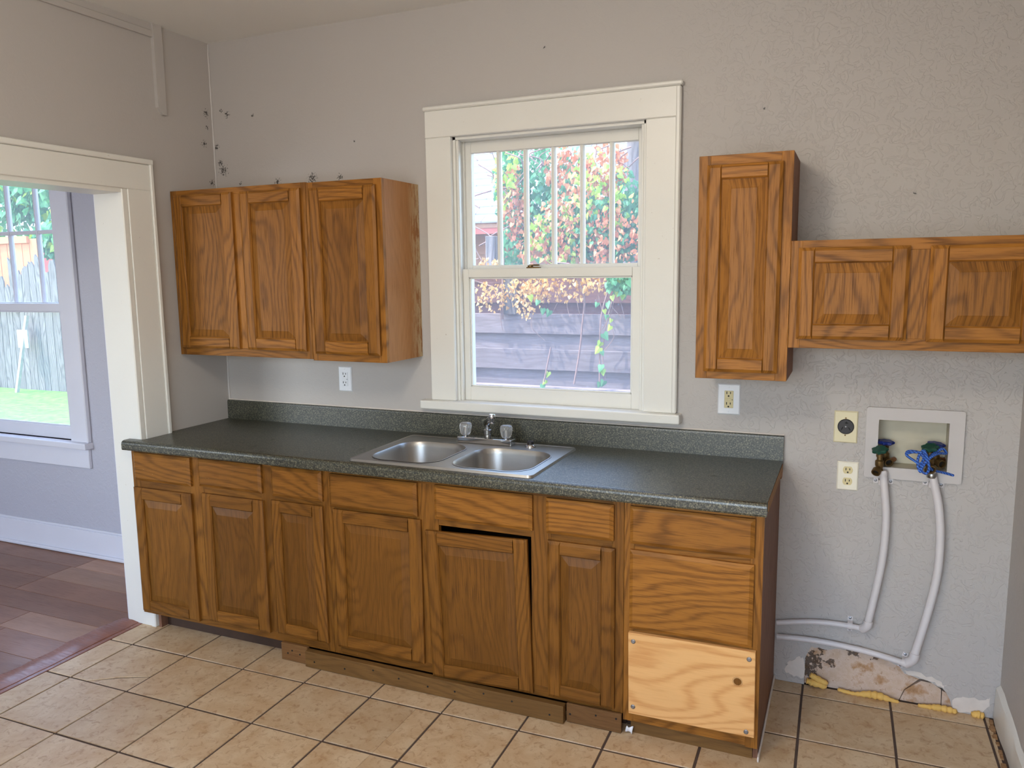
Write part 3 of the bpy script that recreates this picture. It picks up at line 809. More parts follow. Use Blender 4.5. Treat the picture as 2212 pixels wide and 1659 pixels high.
# kick boards nailed along the toe space
for (a, b, y0, y1, z1, mt, lab) in ((.775, .911, -.612, -.594, .078, 'kick_ply', 'short plywood kick board at the left end of the long one'),
                                   (.912, 2.062, -.628, -.598, .070, 'kick_wood', 'long rough nailed kick board along the sink base'),
                                   (2.066, 2.272, -.606, -.594, .074, 'kick_ply', 'short stained kick board next to the drawer base')):
    o = ob('kick_board', bx(a, b, y0, y1, 0.001, z1, bev=.002), mt)
    tag(o, lab, 'board', 'kick boards under the sink cabinets')
    random.seed(int(a * 100))
    nn = 3 if b - a < .5 else 9
    for i in range(nn):
        xx = a + (b - a) * (i + .5) / nn + random.uniform(-.02, .02)
        ob('nail_hole', lathe(newbm(), [(.004, 0), (.004, .0006)], (xx, y0, random.uniform(.025, .055)), (0, -1, 0), 8), 'slot_black', o)
sc_ = newbm()
grid = [[sc_.verts.new((2.283 + .006 * i_ + .002 * j_, -.592 - .004 * math.sin(i_ * 1.7) + .003 * math.cos(j_ * 2.0), .003 + .008 * j_ + .004 * math.sin(i_ * 1.1 + j_))) for j_ in range(4)] for i_ in range(5)]
for i_ in range(4):
    for j_ in range(3): sc_.faces.new((grid[i_][j_], grid[i_ + 1][j_], grid[i_ + 1][j_ + 1], grid[i_][j_ + 1]))
tag(ob('paper_scrap', sc_, 'paper_white'), 'crumpled white scrap in the gap under the drawer base', 'scrap')

# ------------------------------------------------------------------ countertop
ct_ = thing('countertop', 'dark green speckled laminate countertop with rolled front edge', 'countertop', (1.35, -.3, .862))
LX, CX, CF = -.052, 2.744, -.636
cb = newbm()
outline = [(LX, -.612), (CX, -.612), (CX, -.001), (.002, -.001), (.002, -.412), (.031, -.413), (.031, -.588), (LX, -.588)]
plate(cb, outline, [rect(1.172, 1.918, -.588, -.13)], .864, .9035, MXY)
# rolled nose
prof = [(-.612, .9035), (-.622, .9030), (-.630, .9000), (-.6345, .8945), (-.636, .888), (-.636, .866), (-.634, .860), (-.612, .860)]
sag = lambda x: -.004 * math.exp(-((x - 1.6) / .6) ** 2)
ringsv = []
for i in range(25):
    x = LX + (CX - LX) * i / 24
    rnd_ = 0.0
    ringsv.append([cb.verts.new((x, yy, zz)) for (yy, zz) in prof])
for a, b in zip(ringsv, ringsv[1:]):
    for k2 in range(len(prof)): cb.faces.new((a[k2], a[(k2 + 1) % len(prof)], b[(k2 + 1) % len(prof)], b[k2]))
cb.faces.new(ringsv[0]); cb.faces.new(ringsv[-1][::-1])
ob('worktop', cb, 'laminate_green', ct_)
bs = newbm()
prof = [(-.001, .9035), (-.020, .9035), (-.020, .990), (-.018, .997), (-.013, 1.0), (-.001, 1.0)]
e0 = [bs.verts.new((.002, a, b)) for a, b in prof]; e1 = [bs.verts.new((CX, a, b)) for a, b in prof]
for i in range(len(prof)): bs.faces.new((e0[i], e0[(i + 1) % 6], e1[(i + 1) % 6], e1[i]))
bs.faces.new(e0); bs.faces.new(e1[::-1])
ob('backsplash', bs, 'laminate_green', ct_)
ob('end_substrate', bx(CX + .0005, CX + .0025, -.600, -.05, .868, .9), 'particle_board', ct_)
ob('build_up_block', bx(CX - .0075, CX - .001, -.06, -.006, .842, .863), 'oak_h', ct_)
ob('caulk_bead', tube(newbm(), [(.002, -.004, 1.001), (1.3, -.004, 1.002), (CX, -.004, 1.001)], .004, 6), 'caulk_white', ct_)

# ------------------------------------------------------------------ sink
SX0, SX1, SY0, SY1, SZ = 1.150, 1.940, -.606, -.100, .9105
sink = thing('kitchen_sink', 'stainless steel double bowl drop in sink under the window', 'sink', (1.545, -.35, .9035))
bowls = [(1.200, 1.520, -.572, -.212), (1.562, 1.900, -.572, -.222)]
sb = newbm()
holes = [rrect(*b, .095, 8) for b in bowls]
plate(sb, rrect(SX0 + .008, SX1 - .008, SY0 + .008, SY1 - .008, .018, 4), holes, SZ - .004, SZ, MXY)
o1 = rrect(SX0 + .008, SX1 - .008, SY0 + .008, SY1 - .008, .018, 4); o2 = rrect(SX0, SX1, SY0, SY1, .022, 4)
A = [sb.verts.new((*q, SZ)) for q in o1]; B2 = [sb.verts.new((*q, SZ + .002)) for q in [(a[0] * .5 + b[0] * .5, a[1] * .5 + b[1] * .5) for a, b in zip(o1, o2)]]
C2 = [sb.verts.new((*q, .9037)) for q in o2]
for U_, V_ in ((A, B2), (B2, C2)):
    n = len(U_)
    for i in range(n): sb.faces.new((U_[i], U_[(i + 1) % n], V_[(i + 1) % n], V_[i]))
ob('deck', sb, 'stainless', sink, True)
for bi, b in enumerate(bowls):
    bb = newbm(); loops = []
    for (dz, ins, r) in ((.0015, .0, .095), (.002, .004, .092), (-.004, .008, .09), (-.02, .011, .088), (-.145, .022, .080), (-.165, .034, .07), (-.172, .06, .05)):
        loops.append([bb.verts.new((q[0], q[1], SZ + dz)) for q in rrect(b[0] + ins, b[1] - ins, b[2] + ins, b[3] - ins, r, 8)])
    for U_, V_ in zip(loops, loops[1:]):
        n = len(U_)
        for i in range(n): bb.faces.new((U_[i], U_[(i + 1) % n], V_[(i + 1) % n], V_[i]))
    bb.faces.new(loops[-1])
    bo = ob('basin', bb, 'stainless', sink, True)
    cxm, cym = (b[0] + b[1]) / 2, (b[2] + b[3]) / 2
    ob('drain', lathe(newbm(), [(.042, 0), (.042, .002), (.034, .003), (.03, .001)], (cxm, cym, SZ - .172), seg=20), 'chrome_dull', bo)

# faucet
FZ = SZ
fa = thing('faucet', 'chrome two handle faucet with clear acrylic knobs behind the sink', 'faucet', (1.55, -.155, FZ))
fy = -.150
ob('base_plate', bx(1.418, 1.672, fy - .026, fy + .026, FZ, FZ + .026, bev=.004, seg=2), 'chrome', fa)
for hx in (1.448, 1.640):
    kb = newbm(); seg = 32
    prof = [(.012, .0), (.019, .004), (.024, .016), (.027, .034), (.0275, .044), (.024, .052), (.016, .056)]
    rr = []
    for (r, h) in prof:
        rr.append([kb.verts.new((hx + r * (1 + .045 * math.cos(8 * 2 * PI * i / seg)) * math.cos(2 * PI * i / seg), fy + r * (1 + .045 * math.cos(8 * 2 * PI * i / seg)) * math.sin(2 * PI * i / seg), FZ + .030 + h)) for i in range(seg)])
    for a, b in zip(rr, rr[1:]):
        for i in range(seg): kb.faces.new((a[i], a[(i + 1) % seg], b[(i + 1) % seg], b[i]))
    kb.faces.new(rr[0][::-1]); kb.faces.new(rr[-1])
    hd = ob('handle', kb, 'acrylic', fa, True); hd['label'] = 'clear acrylic knob'
    ob('handle_stem', lathe(newbm(), [(.012, .024), (.012, .034), (.008, .036), (.008, .06), (.005, .066)], (hx, fy, FZ), seg=14), 'chrome_dull', hd, True)
ob('collar', lathe(newbm(), [(.014, .026), (.016, .032), (.014, .038), (.018, .042), (.018, .060), (.012, .063)], (1.553, fy, FZ), seg=24), 'chrome_dull', fa, True)
tip = hit(1062, 905, 1, -.26)
sp_ = [(1.553, fy, FZ + .06), (1.553, fy, FZ + .078), (1.557, fy - .02, FZ + .092), (tip.x - .004, -.245, tip.z + .006)]
ob('spout', tube(newbm(), sp_, [.010, .0115, .0135, .0125], 12), 'chrome', fa, True)
ob('aerator', lathe(newbm(), [(.0105, 0), (.0125, .002), (.0125, .016), (.0135, .018), (.0135, .036), (.012, .039), (.006, .04)], (tip.x, -.256, tip.z - .020), seg=20), 'chrome', fa, True)
sq = thing('sprayer_holder', 'chrome sprayer hole fitting with black cap beside the faucet', 'sink fitting', (1.752, -.155, SZ))
ob('escutcheon', lathe(newbm(), [(.023, 0), (.022, .006), (.016, .012)], (1.752, -.155, SZ), seg=20), 'chrome', sq, True)
ob('cap', lathe(newbm(), [(.014, .012), (.014, .024), (.012, .026)], (1.752, -.155, SZ), seg=18), 'black_plastic', sq, True)

# ------------------------------------------------------------------ wall outlets
def slots(parent, cx, cz, y, s=1.0):
    ob('slot', bx(cx - .0085 * s, cx - .0055 * s, y - .0006, y + .001, cz - .001 * s, cz + .009 * s), 'slot_black', parent)
    ob('slot', bx(cx + .0055 * s, cx + .0085 * s, y - .0006, y + .001, cz, cz + .008 * s), 'slot_black', parent)
    ob('slot', lathe(newbm(), [(.0034 * s, 0), (.0034 * s, .0012)], (cx, y + .0006, cz - .0085 * s), (0, -1, 0), 10), 'slot_black', parent)
def plate_obj(parent, x0, x1, z0, z1, mat, th=.007):
    return ob('cover_plate', frust(newbm(), x0, x1, z0, z1, -.0, -.003, -th, .004, .004, .004, .004), mat, parent)
def gfci(label, x0, x1, z0, z1, ins):
    o = thing('wall_outlet', label, 'outlet', ((x0 + x1) / 2, 0, z0), 'wall outlets')
    plate_obj(o, x0, x1, z0, z1, 'white_plate')
    cx, cz = (x0 + x1) / 2, (z0 + z1) / 2
    i = ob('receptacle', bx(cx - .017, cx + .017, -.0095, -.004, cz - .034, cz + .034, bev=.0012), ins, o)
    slots(i, cx - .001, cz + .022, -.0095); slots(i, cx - .001, cz - .020, -.0095)
    ob('button', bx(cx - .016, cx - .007, -.0105, -.009, cz - .005, cz + .005, bev=.0006), ins, i)
    ob('button', bx(cx - .006, cx + .008, -.0105, -.009, cz - .005, cz + .005, bev=.0006), ins, i)
    ob('indicator', lathe(newbm(), [(.0018, 0), (.0018, .001)], (cx + .013, -.0094, cz - .001), (0, -1, 0), 8), 'slot_black', i)
    for dz in (-.048, .048):
        ob('screw', lathe(newbm(), [(.003, 0), (.003, .001), (.002, .0015)], (cx, -.0068, cz + dz), (0, -1, 0), 10), 'white_plate', o)
gfci('white outlet under the wall cabinets left of the window', .694, .768, 1.077, 1.196, 'white_plate')
gfci('ivory outlet in a white plate under the tall narrow cabinet', 2.491, 2.576, 1.070, 1.191, 'ivory_insert')
o = thing('dryer_outlet', 'ivory plate with a round black dryer outlet', 'outlet', (2.96, 0, .988), 'wall outlets')
plate_obj(o, 2.919, 3.001, .988, 1.108, 'ivory_plate')
cx, cz = 2.960, 1.050
i = ob('receptacle', lathe(newbm(), [(.0285, 0), (.0285, .004), (.026, .006)], (cx, -.006, cz), (0, -1, 0), 32), 'black_plastic', o)
for (dx, dz, an) in ((-.0125, -.007, .5), (.0125, -.007, -.5), (.002, .014, 1.57)):
    q = newbm(); box(q, -.0018, .0018, -.0006, .0006, -.006, .006)
    bmesh.ops.transform(q, matrix=Matrix.Translation((cx + dx, -.0123, cz + dz)) @ Matrix.Rotation(an, 4, 'Y'), verts=q.verts)
    ob('slot', q, 'slot_black', i)
q = newbm(); box(q, cx - .0005, cx + .003, -.013, -.0115, cz + .011, cz + .02); ob('slot', q, 'slot_black', i)
ob('screw', lathe(newbm(), [(.0032, 0), (.0032, .001), (.002, .0016)], (cx, -.012, cz), (0, -1, 0), 10), 'screw_steel', i)
for dz in (.032, -.033): ob('screw', lathe(newbm(), [(.003, 0), (.003, .001)], (cx - .001, -.0068, cz + dz), (0, -1, 0), 10), 'brass', o)
o = thing('wall_outlet', 'cream duplex outlet left of the washer box, below the round one', 'outlet', (2.974, 0, .807), 'wall outlets')
plate_obj(o, 2.937, 3.011, .807, .916, 'cream_plate')
cx = 2.974
for cz in (.885, .842):
    pts = [(cx + .017 * math.cos(a) * (1.0), cz + max(-.0135, min(.0135, .0175 * math.sin(a)))) for a in [2 * PI * k / 28 for k in range(28)]]
    i = ob('receptacle', plate(newbm(), pts, [], -.0095, -.005, MXZ), 'ivory_insert', o)
    slots(i, cx, cz, -.0095, .95)
ob('screw', lathe(newbm(), [(.0028, 0), (.0028, .001)], (cx, -.0068, .8635), (0, -1, 0), 10), 'cream_plate', o)

# ------------------------------------------------------------------ washer box, valves, pipes
o = thing('washer_box', 'recessed laundry outlet box with a painted frame in the wall', 'outlet box', (3.187, 0, .868))
ob('frame', plate(newbm(), rrect(3.029, 3.347, .866, 1.129, .008, 3), [rect(3.071, 3.299, .908, 1.084)], -.013, -.0, MXZ), 'frame_paint', o)
hb = newbm()
x0, x1, z0, z1 = 3.068, 3.302, .905, 1.087
box(hb, x0, x1, .078, .082, z0, z1); box(hb, x0, x0 + .003, -.001, .078, z0, z1); box(hb, x1 - .003, x1, -.001, .078, z0, z1); box(hb, x0, x1, -.001, .078, z0, z0 + .003); box(hb, x0, x1, -.001, .078, z1 - .003, z1)
ob('recess', hb, 'box_plastic', o)

def valve(label, x, y, z, hcol, body_len, spout, tilt=(0, 0, 1), hs=1.0, rough='brass'):
    """hose valve: body from z-body_len up to z, bonnet, scalloped hand wheel, spout with open mouth"""
    v = thing('hose_valve', label, 'valve', (x, y, z - body_len), 'laundry hose valves')
    ob('body', lathe(newbm(), [(.012, -body_len), (.014, -body_len + .004), (.014, -body_len + .016), (.011, -body_len + .02), (.012, -.02), (.015, -.012), (.015, .004), (.010, .008), (.010, .018), (.0125, .019), (.0125, .030), (.006, .032), (.0045, .046)], (x, y, z), seg=14), 'brass', v, True)
    seg = 40; hw = newbm(); rr = []
    for (r, h) in ((.008, .040), (.024, .038), (.029, .042), (.029, .048), (.024, .051), (.012, .048), (.006, .050)):
        rr.append([hw.verts.new(Vector((x, y, z)) + Vector(((r * hs * (1 + (.13 * math.cos(7 * 2 * PI * i / seg) if r > .02 else 0))) * math.cos(2 * PI * i / seg), (r * hs * (1 + (.13 * math.cos(7 * 2 * PI * i / seg) if r > .02 else 0))) * math.sin(2 * PI * i / seg), h))) for i in range(seg)])
    for a, b in zip(rr, rr[1:]):
        for i in range(seg): hw.faces.new((a[i], a[(i + 1) % seg], b[(i + 1) % seg], b[i]))
    hw.faces.new(rr[0][::-1]); hw.faces.new(rr[-1])
    hd = ob('hand_wheel', hw, hcol, v, True)
    R = Matrix.Translation((x, y, z + .04)) @ Matrix.Rotation(tilt[0], 4, 'Y') @ Matrix.Rotation(tilt[1], 4, 'X') @ Matrix.Translation((-x, -y, -z - .04))
    hd.matrix_parent_inverse = parent_world(v).inverted() @ R
    s = Vector(spout).normalized(); p0 = Vector((x, y, z - .015))
    sp2 = newbm()
    q = Vector((0, 0, 1)).rotation_difference(s)
    lathe(sp2, [(.009, 0), (.010, .022), (.0155, .024), (.0155, .040), (.0115, .040), (.0115, .026), (.001, .026)], p0, s, 18, cap=False)
    ob('spout', sp2, 'brass', v, True)
    ob('mouth', lathe(newbm(), [(.0113, .027), (.0113, .0275)], p0, s, 16), 'slot_black', v)
    return v
PY = -.036
def wv(px, py, y=PY): return hit(px, py, 1, y)
a = wv(1899, 1016)
valve('green wheel brass valve on the left painted pipe', a.x, PY, a.z + .032, 'green_enamel', .045, (-.3, -.8, -.5), (-.18, .3), .9)
b_ = wv(1913, 955, .03)
valve('blue wheel valve in the left of the washer box', b_.x, .03, b_.z - .045, 'blue_enamel', .03, (.3, -.8, -.2), (.03, .05), .95)
a = wv(2006, 1018)
valve('green wheel brass valve on the right painted pipe, tied with blue rope', a.x, PY, a.z + .042, 'green_enamel', .05, (.12, -.9, -.3), (-.15, .3), .92)
b_ = wv(2022, 960, .03)
valve('blue wheel valve in the right of the washer box behind the green wheel', b_.x, .03, b_.z - .045, 'blue_enamel', .03, (.4, -.7, -.1), (.1, .05), .95)
stubs = newbm()
for px in (1914, 2026):
    q = wv(px, 985, .03)
    tube(stubs, [(q.x, .03, q.z - .01), (q.x + .02, .05, q.z - .02), (q.x + .03, .077, q.z - .02)], .009, 10)
ob('supply_stubs', stubs, 'copper', o, True)

def strap(parent, p, dirn, w=.018, r=.017):
    """two eared pipe clip around a vertical or level pipe"""
    d = Vector(dirn).normalized(); s = d.cross(Vector((0, 1, 0))).normalized()
    bm = newbm(); n = 10; P0 = Vector(p)
    prev = None
    prof = [s * (-r - .016) + Vector((0, -.001 - P0.y, 0)), s * (-r) + Vector((0, -.001 - P0.y, 0))] + [s * (-r * math.cos(PI * i / n)) + Vector((0, -r * math.sin(PI * i / n), 0)) for i in range(n + 1)] + [s * r + Vector((0, -.001 - P0.y, 0)), s * (r + .016) + Vector((0, -.001 - P0.y, 0))]
    for q in prof:
        cur = [bm.verts.new(P0 + q + d * w / 2), bm.verts.new(P0 + q - d * w / 2)]
        if prev: bm.faces.new((prev[0], prev[1], cur[1], cur[0]))
        prev = cur
    st_ = ob('strap', bm, 'pipe_paint', parent, True)
    for sgn in (-1, 1):
        q = P0 + s * sgn * (r + .009); q.y = -.001
        ob('screw', lathe(newbm(), [(.0055, 0), (.005, .002), (.002, .003)], q, (0, -1, 0), 10), 'screw_steel', st_)
def pipe(label, vert, horiz, r1, r2, straps, py=-.034):
    V = [wv(*q, py) for q in vert]; H = [wv(*q, -.02) for q in horiz]
    o = thing('water_pipe', label, 'pipe', V[-1], 'painted washer water pipes')
    ob('riser', tube(newbm(), spline(V, 8), r1, 14), 'pipe_paint', o, True)
    ob('run', tube(newbm(), spline(H, 8), r2, 12), 'pipe_paint', o, True)
    ob('elbow', tube(newbm(), spline([V[-2] * .12 + V[-1] * .88, V[-1], H[0] * .8 + H[1] * .2], 5), r1 + .003, 14), 'pipe_paint', o, True)
    ob('fitting', lathe(newbm(), [(r1 + .002, 0), (r1 + .003, .004), (r1 + .003, .016), (r1, .02)], V[0] - Vector((0, 0, .02)), (0, 0, 1), 14), 'chrome_dull' if 'right' in label else 'pipe_paint', o, True)
    for (px, py2, dr, rr) in straps: strap(o, wv(px, py2, -.024), dr, r=rr)
    return o
pipe('white painted pipe dropping from the left valve and running behind the cabinet', [(1907, 1016), (1910, 1050), (1914, 1120), (1907, 1200), (1893, 1270), (1873, 1352)], [(1868, 1360), (1840, 1353), (1800, 1347), (1750, 1343), (1678, 1345)], .0135, .0105,
     [(1908, 1042, (0, 0, 1), .0165), (1836, 1352, (1, 0, 0), .0135)])
pipe('white painted pipe curving from the right valve to the lower run', [(2013, 1020), (2018, 1045), (2027, 1090), (2031, 1150), (2026, 1230), (2008, 1310), (1972, 1425)], [(1962, 1436), (1930, 1425), (1870, 1407), (1800, 1391), (1740, 1381), (1678, 1375)], .0140, .0115,
     [(2017, 1048, (.1, 0, 1), .017), (1951, 1431, (1, 0, -.3), .015)])

# blue rope wound round the right valve
g = wv(2000, 995, -.055)
def rp(dx, dy, dz): return Vector((g.x + dx * .8, g.y + dy, g.z + dz * .85))
rpts = [rp(-.075, 0, .025), rp(-.05, -.01, .035), rp(-.01, -.012, .03), rp(-.02, -.014, -.01), rp(-.05, -.008, .0), rp(-.078, 0, .018), rp(-.07, .004, .034), rp(-.03, -.006, .034), rp(.0, -.02, .01), rp(.03, .01, .03), rp(.065, .02, .05), rp(.08, .025, .03), rp(.05, .0, .035), rp(.015, -.022, .02), rp(-.012, -.02, -.02), rp(-.02, -.018, -.045), rp(-.032, -.012, -.02), rp(-.03, -.012, .02), rp(-.01, -.02, .045), rp(.012, -.024, -.02), rp(.0, -.02, -.05), rp(-.02, -.015, -.03), rp(-.005, -.024, .02), rp(.02, -.01, -.03), rp(.05, .02, -.047), rp(.085, .036, -.057), rp(.118, .043, -.066)]
tag(ob('rope', tube(newbm(), spline(rpts, 7), .0046, 8), 'rope_blue', None, True), 'blue twisted rope knotted around the right washer valve', 'rope')

# yellow foam beads along the floor edge
def foam(label, pxs, rads):
    random.seed(len(pxs) * 7 + int(pxs[0][0]))
    P = []
    for (x, y), r in zip(pxs, rads):
        v = hit(x, y, 1, -.012); P.append(Vector((v.x, -.012, max(r * .75, v.z))))
    S = spline(P, 6)
    R = []
    for i in range(len(S)):
        t = i / (len(S) - 1) * (len(rads) - 1); k0 = int(min(t, len(rads) - 2)); f = t - k0
        R.append((rads[k0] * (1 - f) + rads[k0 + 1] * f) * (1 + .16 * math.sin(i * 2.1) + random.uniform(-.06, .06)))
    R[0] *= .4; R[-1] *= .4
    tag(ob('foam_bead', tube(newbm(), S, R, 12), 'foam_yellow', None, True), label, 'foam', 'expanding foam along the washer wall')
foam('yellow foam lump at the left end of the broken plaster', [(1741, 1470), (1760, 1476), (1786, 1484)], [.010, .014, .010])
foam('thin upper yellow foam lobe resting on the leftmost lump', [(1749, 1457), (1765, 1466), (1788, 1478)], [.009, .012, .009])
foam('long thin yellow foam bead below the biggest plaster chunk', [(1809, 1489), (1830, 1495), (1850, 1499), (1875, 1500), (1900, 1504), (1925, 1513), (1942, 1520)], [.006, .007, .007, .013, .014, .008, .005])
foam('yellow foam bead under the small plaster chunk', [(1982, 1525), (2005, 1530), (2025, 1532), (2050, 1534), (2068, 1544)], [.006, .008, .012, .012, .006])
foam('small yellow foam blob near the right wall corner', [(2097, 1549), (2112, 1549), (2126, 1556)], [.008, .014, .010])

# ------------------------------------------------------------------ ceiling lamp of the kitchen (above and behind the view)
lp = thing('ceiling_lamp', 'round white ceiling lamp holder with a bare bulb', 'lamp', (1.95, -2.35, CEIL - .12))
ob('base_ring', lathe(newbm(), [(.14, 0), (.14, -.02), (.12, -.03)], (1.95, -2.35, CEIL), seg=24), 'white_plate', lp, True)
t = NT('bulb_glow'); M['bulb_glow'] = t.bsdf((1, .95, .85), 0.4, **{'Emission Color': (1.0, .9, .75), 'Emission Strength': 6.0})
ob('bulb', lathe(newbm(), [(.013, -.03), (.014, -.06), (.03, -.10), (.031, -.12), (.02, -.142), (.004, -.148)], (1.95, -2.35, CEIL), seg=20), 'bulb_glow', lp, True)
pl = bpy.data.lights.new('ceiling_bulb', 'POINT'); pl.energy = 46; pl.color = (1.0, 0.90, 0.75); pl.shadow_soft_size = 0.16
po = bpy.data.objects.new('ceiling_bulb', pl); COL.objects.link(po); po.location = (1.95, -2.35, CEIL - .22)
po.parent = lp; po.matrix_parent_inverse = parent_world(lp).inverted()

# ------------------------------------------------------------------ outside: ground and fences
GZ = -.24
struct('ground', bx(-22, 12, .17, 18, GZ - .3, GZ), 'soil', 'bare soil of the side yard outside', 'ground')
FY = 3.0
fe = thing('board_fence', 'weathered horizontal board fence outside the kitchen window', 'fence', (.5, FY, GZ))
edges = [-.23, -.08, .07, .22, .375, .53, .69, .841, .995, 1.142, 1.291]
random.seed(8)
for i, (a, b) in enumerate(zip(edges, edges[1:])):
    front = (i % 2 == 1)
    yy = FY - .03 if front else FY
    x = -2.6
    cuts = sorted([-2.6, random.uniform(-.9, -.4), random.uniform(1.5, 2.2), 3.6])
    for c0, c1 in zip(cuts, cuts[1:]):
        tl = random.uniform(-.004, .004)
        bm = newbm(); box(bm, c0 + .002, c1 - .002, yy, yy + .022, a - (.012 if front else -.002), b + (.006 if front else 0), bev=.002)
        ob('fence_board', bm, 'fence_grey', fe)
for (a, b, yy) in ((1.29, 1.40, FY + .04), (1.385, 1.56, FY + .01), (1.55, 1.66, FY + .045)):
    for (c0, c1) in ((-1.2, .62), (.625, 3.4)):
        ob('fence_board', bx(c0, c1, yy, yy + .022, a, b, bev=.002), 'fence_red', fe)
for px, w_, z1, mt in ((1036, .10, 1.62, 'picket_grey'), (1053, .08, 1.95, 'picket_grey'), (1106, .12, 1.62, 'picket_grey'), (1700, .1, 1.7, 'picket_grey')):
    q = hit(px, 640, 1, FY)
    ob('post', bx(q.x - w_ / 2, q.x + w_ / 2, FY - .055 if px == 1106 else FY + .06, FY - .032 if px == 1106 else FY + .15, 1.29 if px == 1106 else GZ, z1, bev=.004), mt, fe)
ob('rail', bx(-2.4, 3.4, FY - .12, FY - .05, .62, .70, bev=.004), 'fence_grey', fe)

# neighbour house beyond the fence
hs = thing('house', 'peach sided neighbour house with pale shingle roof behind the ivy', 'house', (.5, 6.6, GZ))
ob('wall', bx(-4.5, 3.2, 6.55, 9.5, GZ, 2.30), 'siding_peach', hs)
ez = hit(1060, 482, 1, 5.9).z
zt = ez - .02
i = 0
z = GZ + .1
while z < ez - .05:
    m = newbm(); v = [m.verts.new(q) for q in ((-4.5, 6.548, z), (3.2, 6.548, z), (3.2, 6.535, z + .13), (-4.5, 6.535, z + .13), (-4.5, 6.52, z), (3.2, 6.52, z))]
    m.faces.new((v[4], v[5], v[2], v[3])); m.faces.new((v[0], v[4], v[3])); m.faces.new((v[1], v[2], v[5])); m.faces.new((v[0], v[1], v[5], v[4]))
    ob('siding_board', m, 'siding_shade' if ez - .62 < z else 'siding_peach', hs); z += .135  # eave shadow painted in: the top boards take a darker siding colour
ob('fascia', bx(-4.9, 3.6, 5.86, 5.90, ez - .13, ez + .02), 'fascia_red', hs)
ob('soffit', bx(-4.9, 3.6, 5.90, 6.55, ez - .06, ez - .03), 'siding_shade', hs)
sl_ = math.radians(33)
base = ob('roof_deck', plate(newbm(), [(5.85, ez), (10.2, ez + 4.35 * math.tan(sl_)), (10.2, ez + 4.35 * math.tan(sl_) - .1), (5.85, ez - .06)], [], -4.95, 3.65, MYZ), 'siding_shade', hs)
random.seed(21)
cnt = 0; meshes = {}
for r in range(22):
    y0 = 5.82 + r * .165; zz = ez + .02 + (y0 - 5.85) * math.tan(sl_)
    x = -3.4 - (.15 if r % 2 else 0)
    while x < 2.8:
        wd = .30
        if x + wd > -2.3 and cnt < 285:
            m = newbm(); t_ = .018 + random.uniform(0, .008)
            y1 = y0 + .19; z1 = zz + .19 * math.tan(sl_)
            vv = [m.verts.new(q) for q in ((x + .005, y0, zz), (x + wd, y0, zz), (x + wd, y0, zz + t_), (x + .005, y0, zz + t_), (x + .005, y1, z1), (x + wd, y1, z1))]
            m.faces.new(vv[:4]); m.faces.new((vv[3], vv[2], vv[5], vv[4]))
            ob('shingle', m, 'shingle', base); cnt += 1
        x += wd
# gable rake and tree at the right
q0 = hit(1330, 380, 1, 5.6); q1 = hit(1378, 335, 1, 5.6)
ob('rake_board', tube(newbm(), [q0 + (q0 - q1) * .6, q1 + (q1 - q0) * 3], .09, 4), 'fence_grey', hs)
tq = hit(1372, 400, 1, 4.8)
tt = thing('tree', 'tree with rough grey trunk at the right of the kitchen window view', 'tree', (tq.x, 4.8, GZ))
ob('trunk', tube(newbm(), spline([(tq.x - .05, 4.8, GZ), (tq.x - .02, 4.8, 1.2), (tq.x + .02, 4.82, 2.4), (tq.x + .08, 4.8, 4.2)], 4), [.17 - .005 * k for k in range(13)], 12), 'bark', tt, True)

# leaves
def leaves(spec, n, size, seed):
    """spec: list of (centre, radii, weight); heart shaped leaves as one mesh"""
    rnd = random.Random(seed); verts = []; faces = []
    tot = sum(s[2] for s in spec)
    shape = [(0, -.1), (.38, -.28), (.55, .05), (.32, .5), (0, 1.0), (-.32, .5), (-.55, .05), (-.38, -.28)]
    for _ in range(n):
        r = rnd.random() * tot
        for c, rad, w in spec:
            r -= w
            if r <= 0: break
        while True:
            d = Vector((rnd.uniform(-1, 1), rnd.uniform(-1, 1), rnd.uniform(-1, 1)))
            if d.length <= 1: break
        p = Vector(c) + Vector((d.x * rad[0], d.y * rad[1], d.z * rad[2]))
        s = size * rnd.uniform(.55, 1.25)
        e = Euler((rnd.uniform(.5, 2.3), rnd.uniform(-.7, .7), rnd.uniform(0, 6.28)))
        if rnd.random() < .75: e = Euler((rnd.uniform(1.0, 2.0) + PI, rnd.uniform(-.9, .9), rnd.uniform(-.9, .9)))
        m = e.to_matrix(); k = len(verts)
        for (u, v) in shape: verts.append(p + m @ Vector((u * s, v * s, .12 * s * (abs(u) * 2 - .3))))
        faces.append((k, k + 1, k + 2, k + 3, k + 4)); faces.append((k, k + 4, k + 5, k + 6, k + 7))
    return verts, faces
def leafobj(name, parent, spec, n, size, seed, mat, label=None):
    me = bpy.data.meshes.new(name); v, f = leaves(spec, n, size, seed); me.from_pydata([tuple(q) for q in v], [], f)
    me.materials.append(M[mat]); o = bpy.data.objects.new(name, me); COL.objects.link(o); o.parent = parent; o.matrix_parent_inverse = parent_world(parent).inverted()
    o['kind'] = 'stuff'
    if label: o['label'] = label
    return o
def P3(px, py, y): return hit(px, py, 1, y)
iv = thing('ivy', 'tangled ivy with green and dried leaves over the fence outside the kitchen window', 'vine', (.8, 3.4, GZ))
def blob(px, py, y, rx, ry, rz, w): return (P3(px, py, y), (rx, ry, rz), w)
G = [blob(1105, 400, 3.5, .17, .15, .45, 2.0), blob(1165, 420, 3.45, .17, .18, .46, 2.0), blob(1110, 525, 3.4, .18, .15, .24, 1.0), blob(1225, 500, 3.35, .3, .2, .36, 2.4), blob(1300, 500, 3.3, .3, .2, .34, 2.6), blob(1345, 470, 3.35, .16, .15, .42, 1.6), blob(1240, 400, 3.45, .22, .2, .36, 1.0), blob(1345, 610, 2.85, .14, .06, .10, .5)]
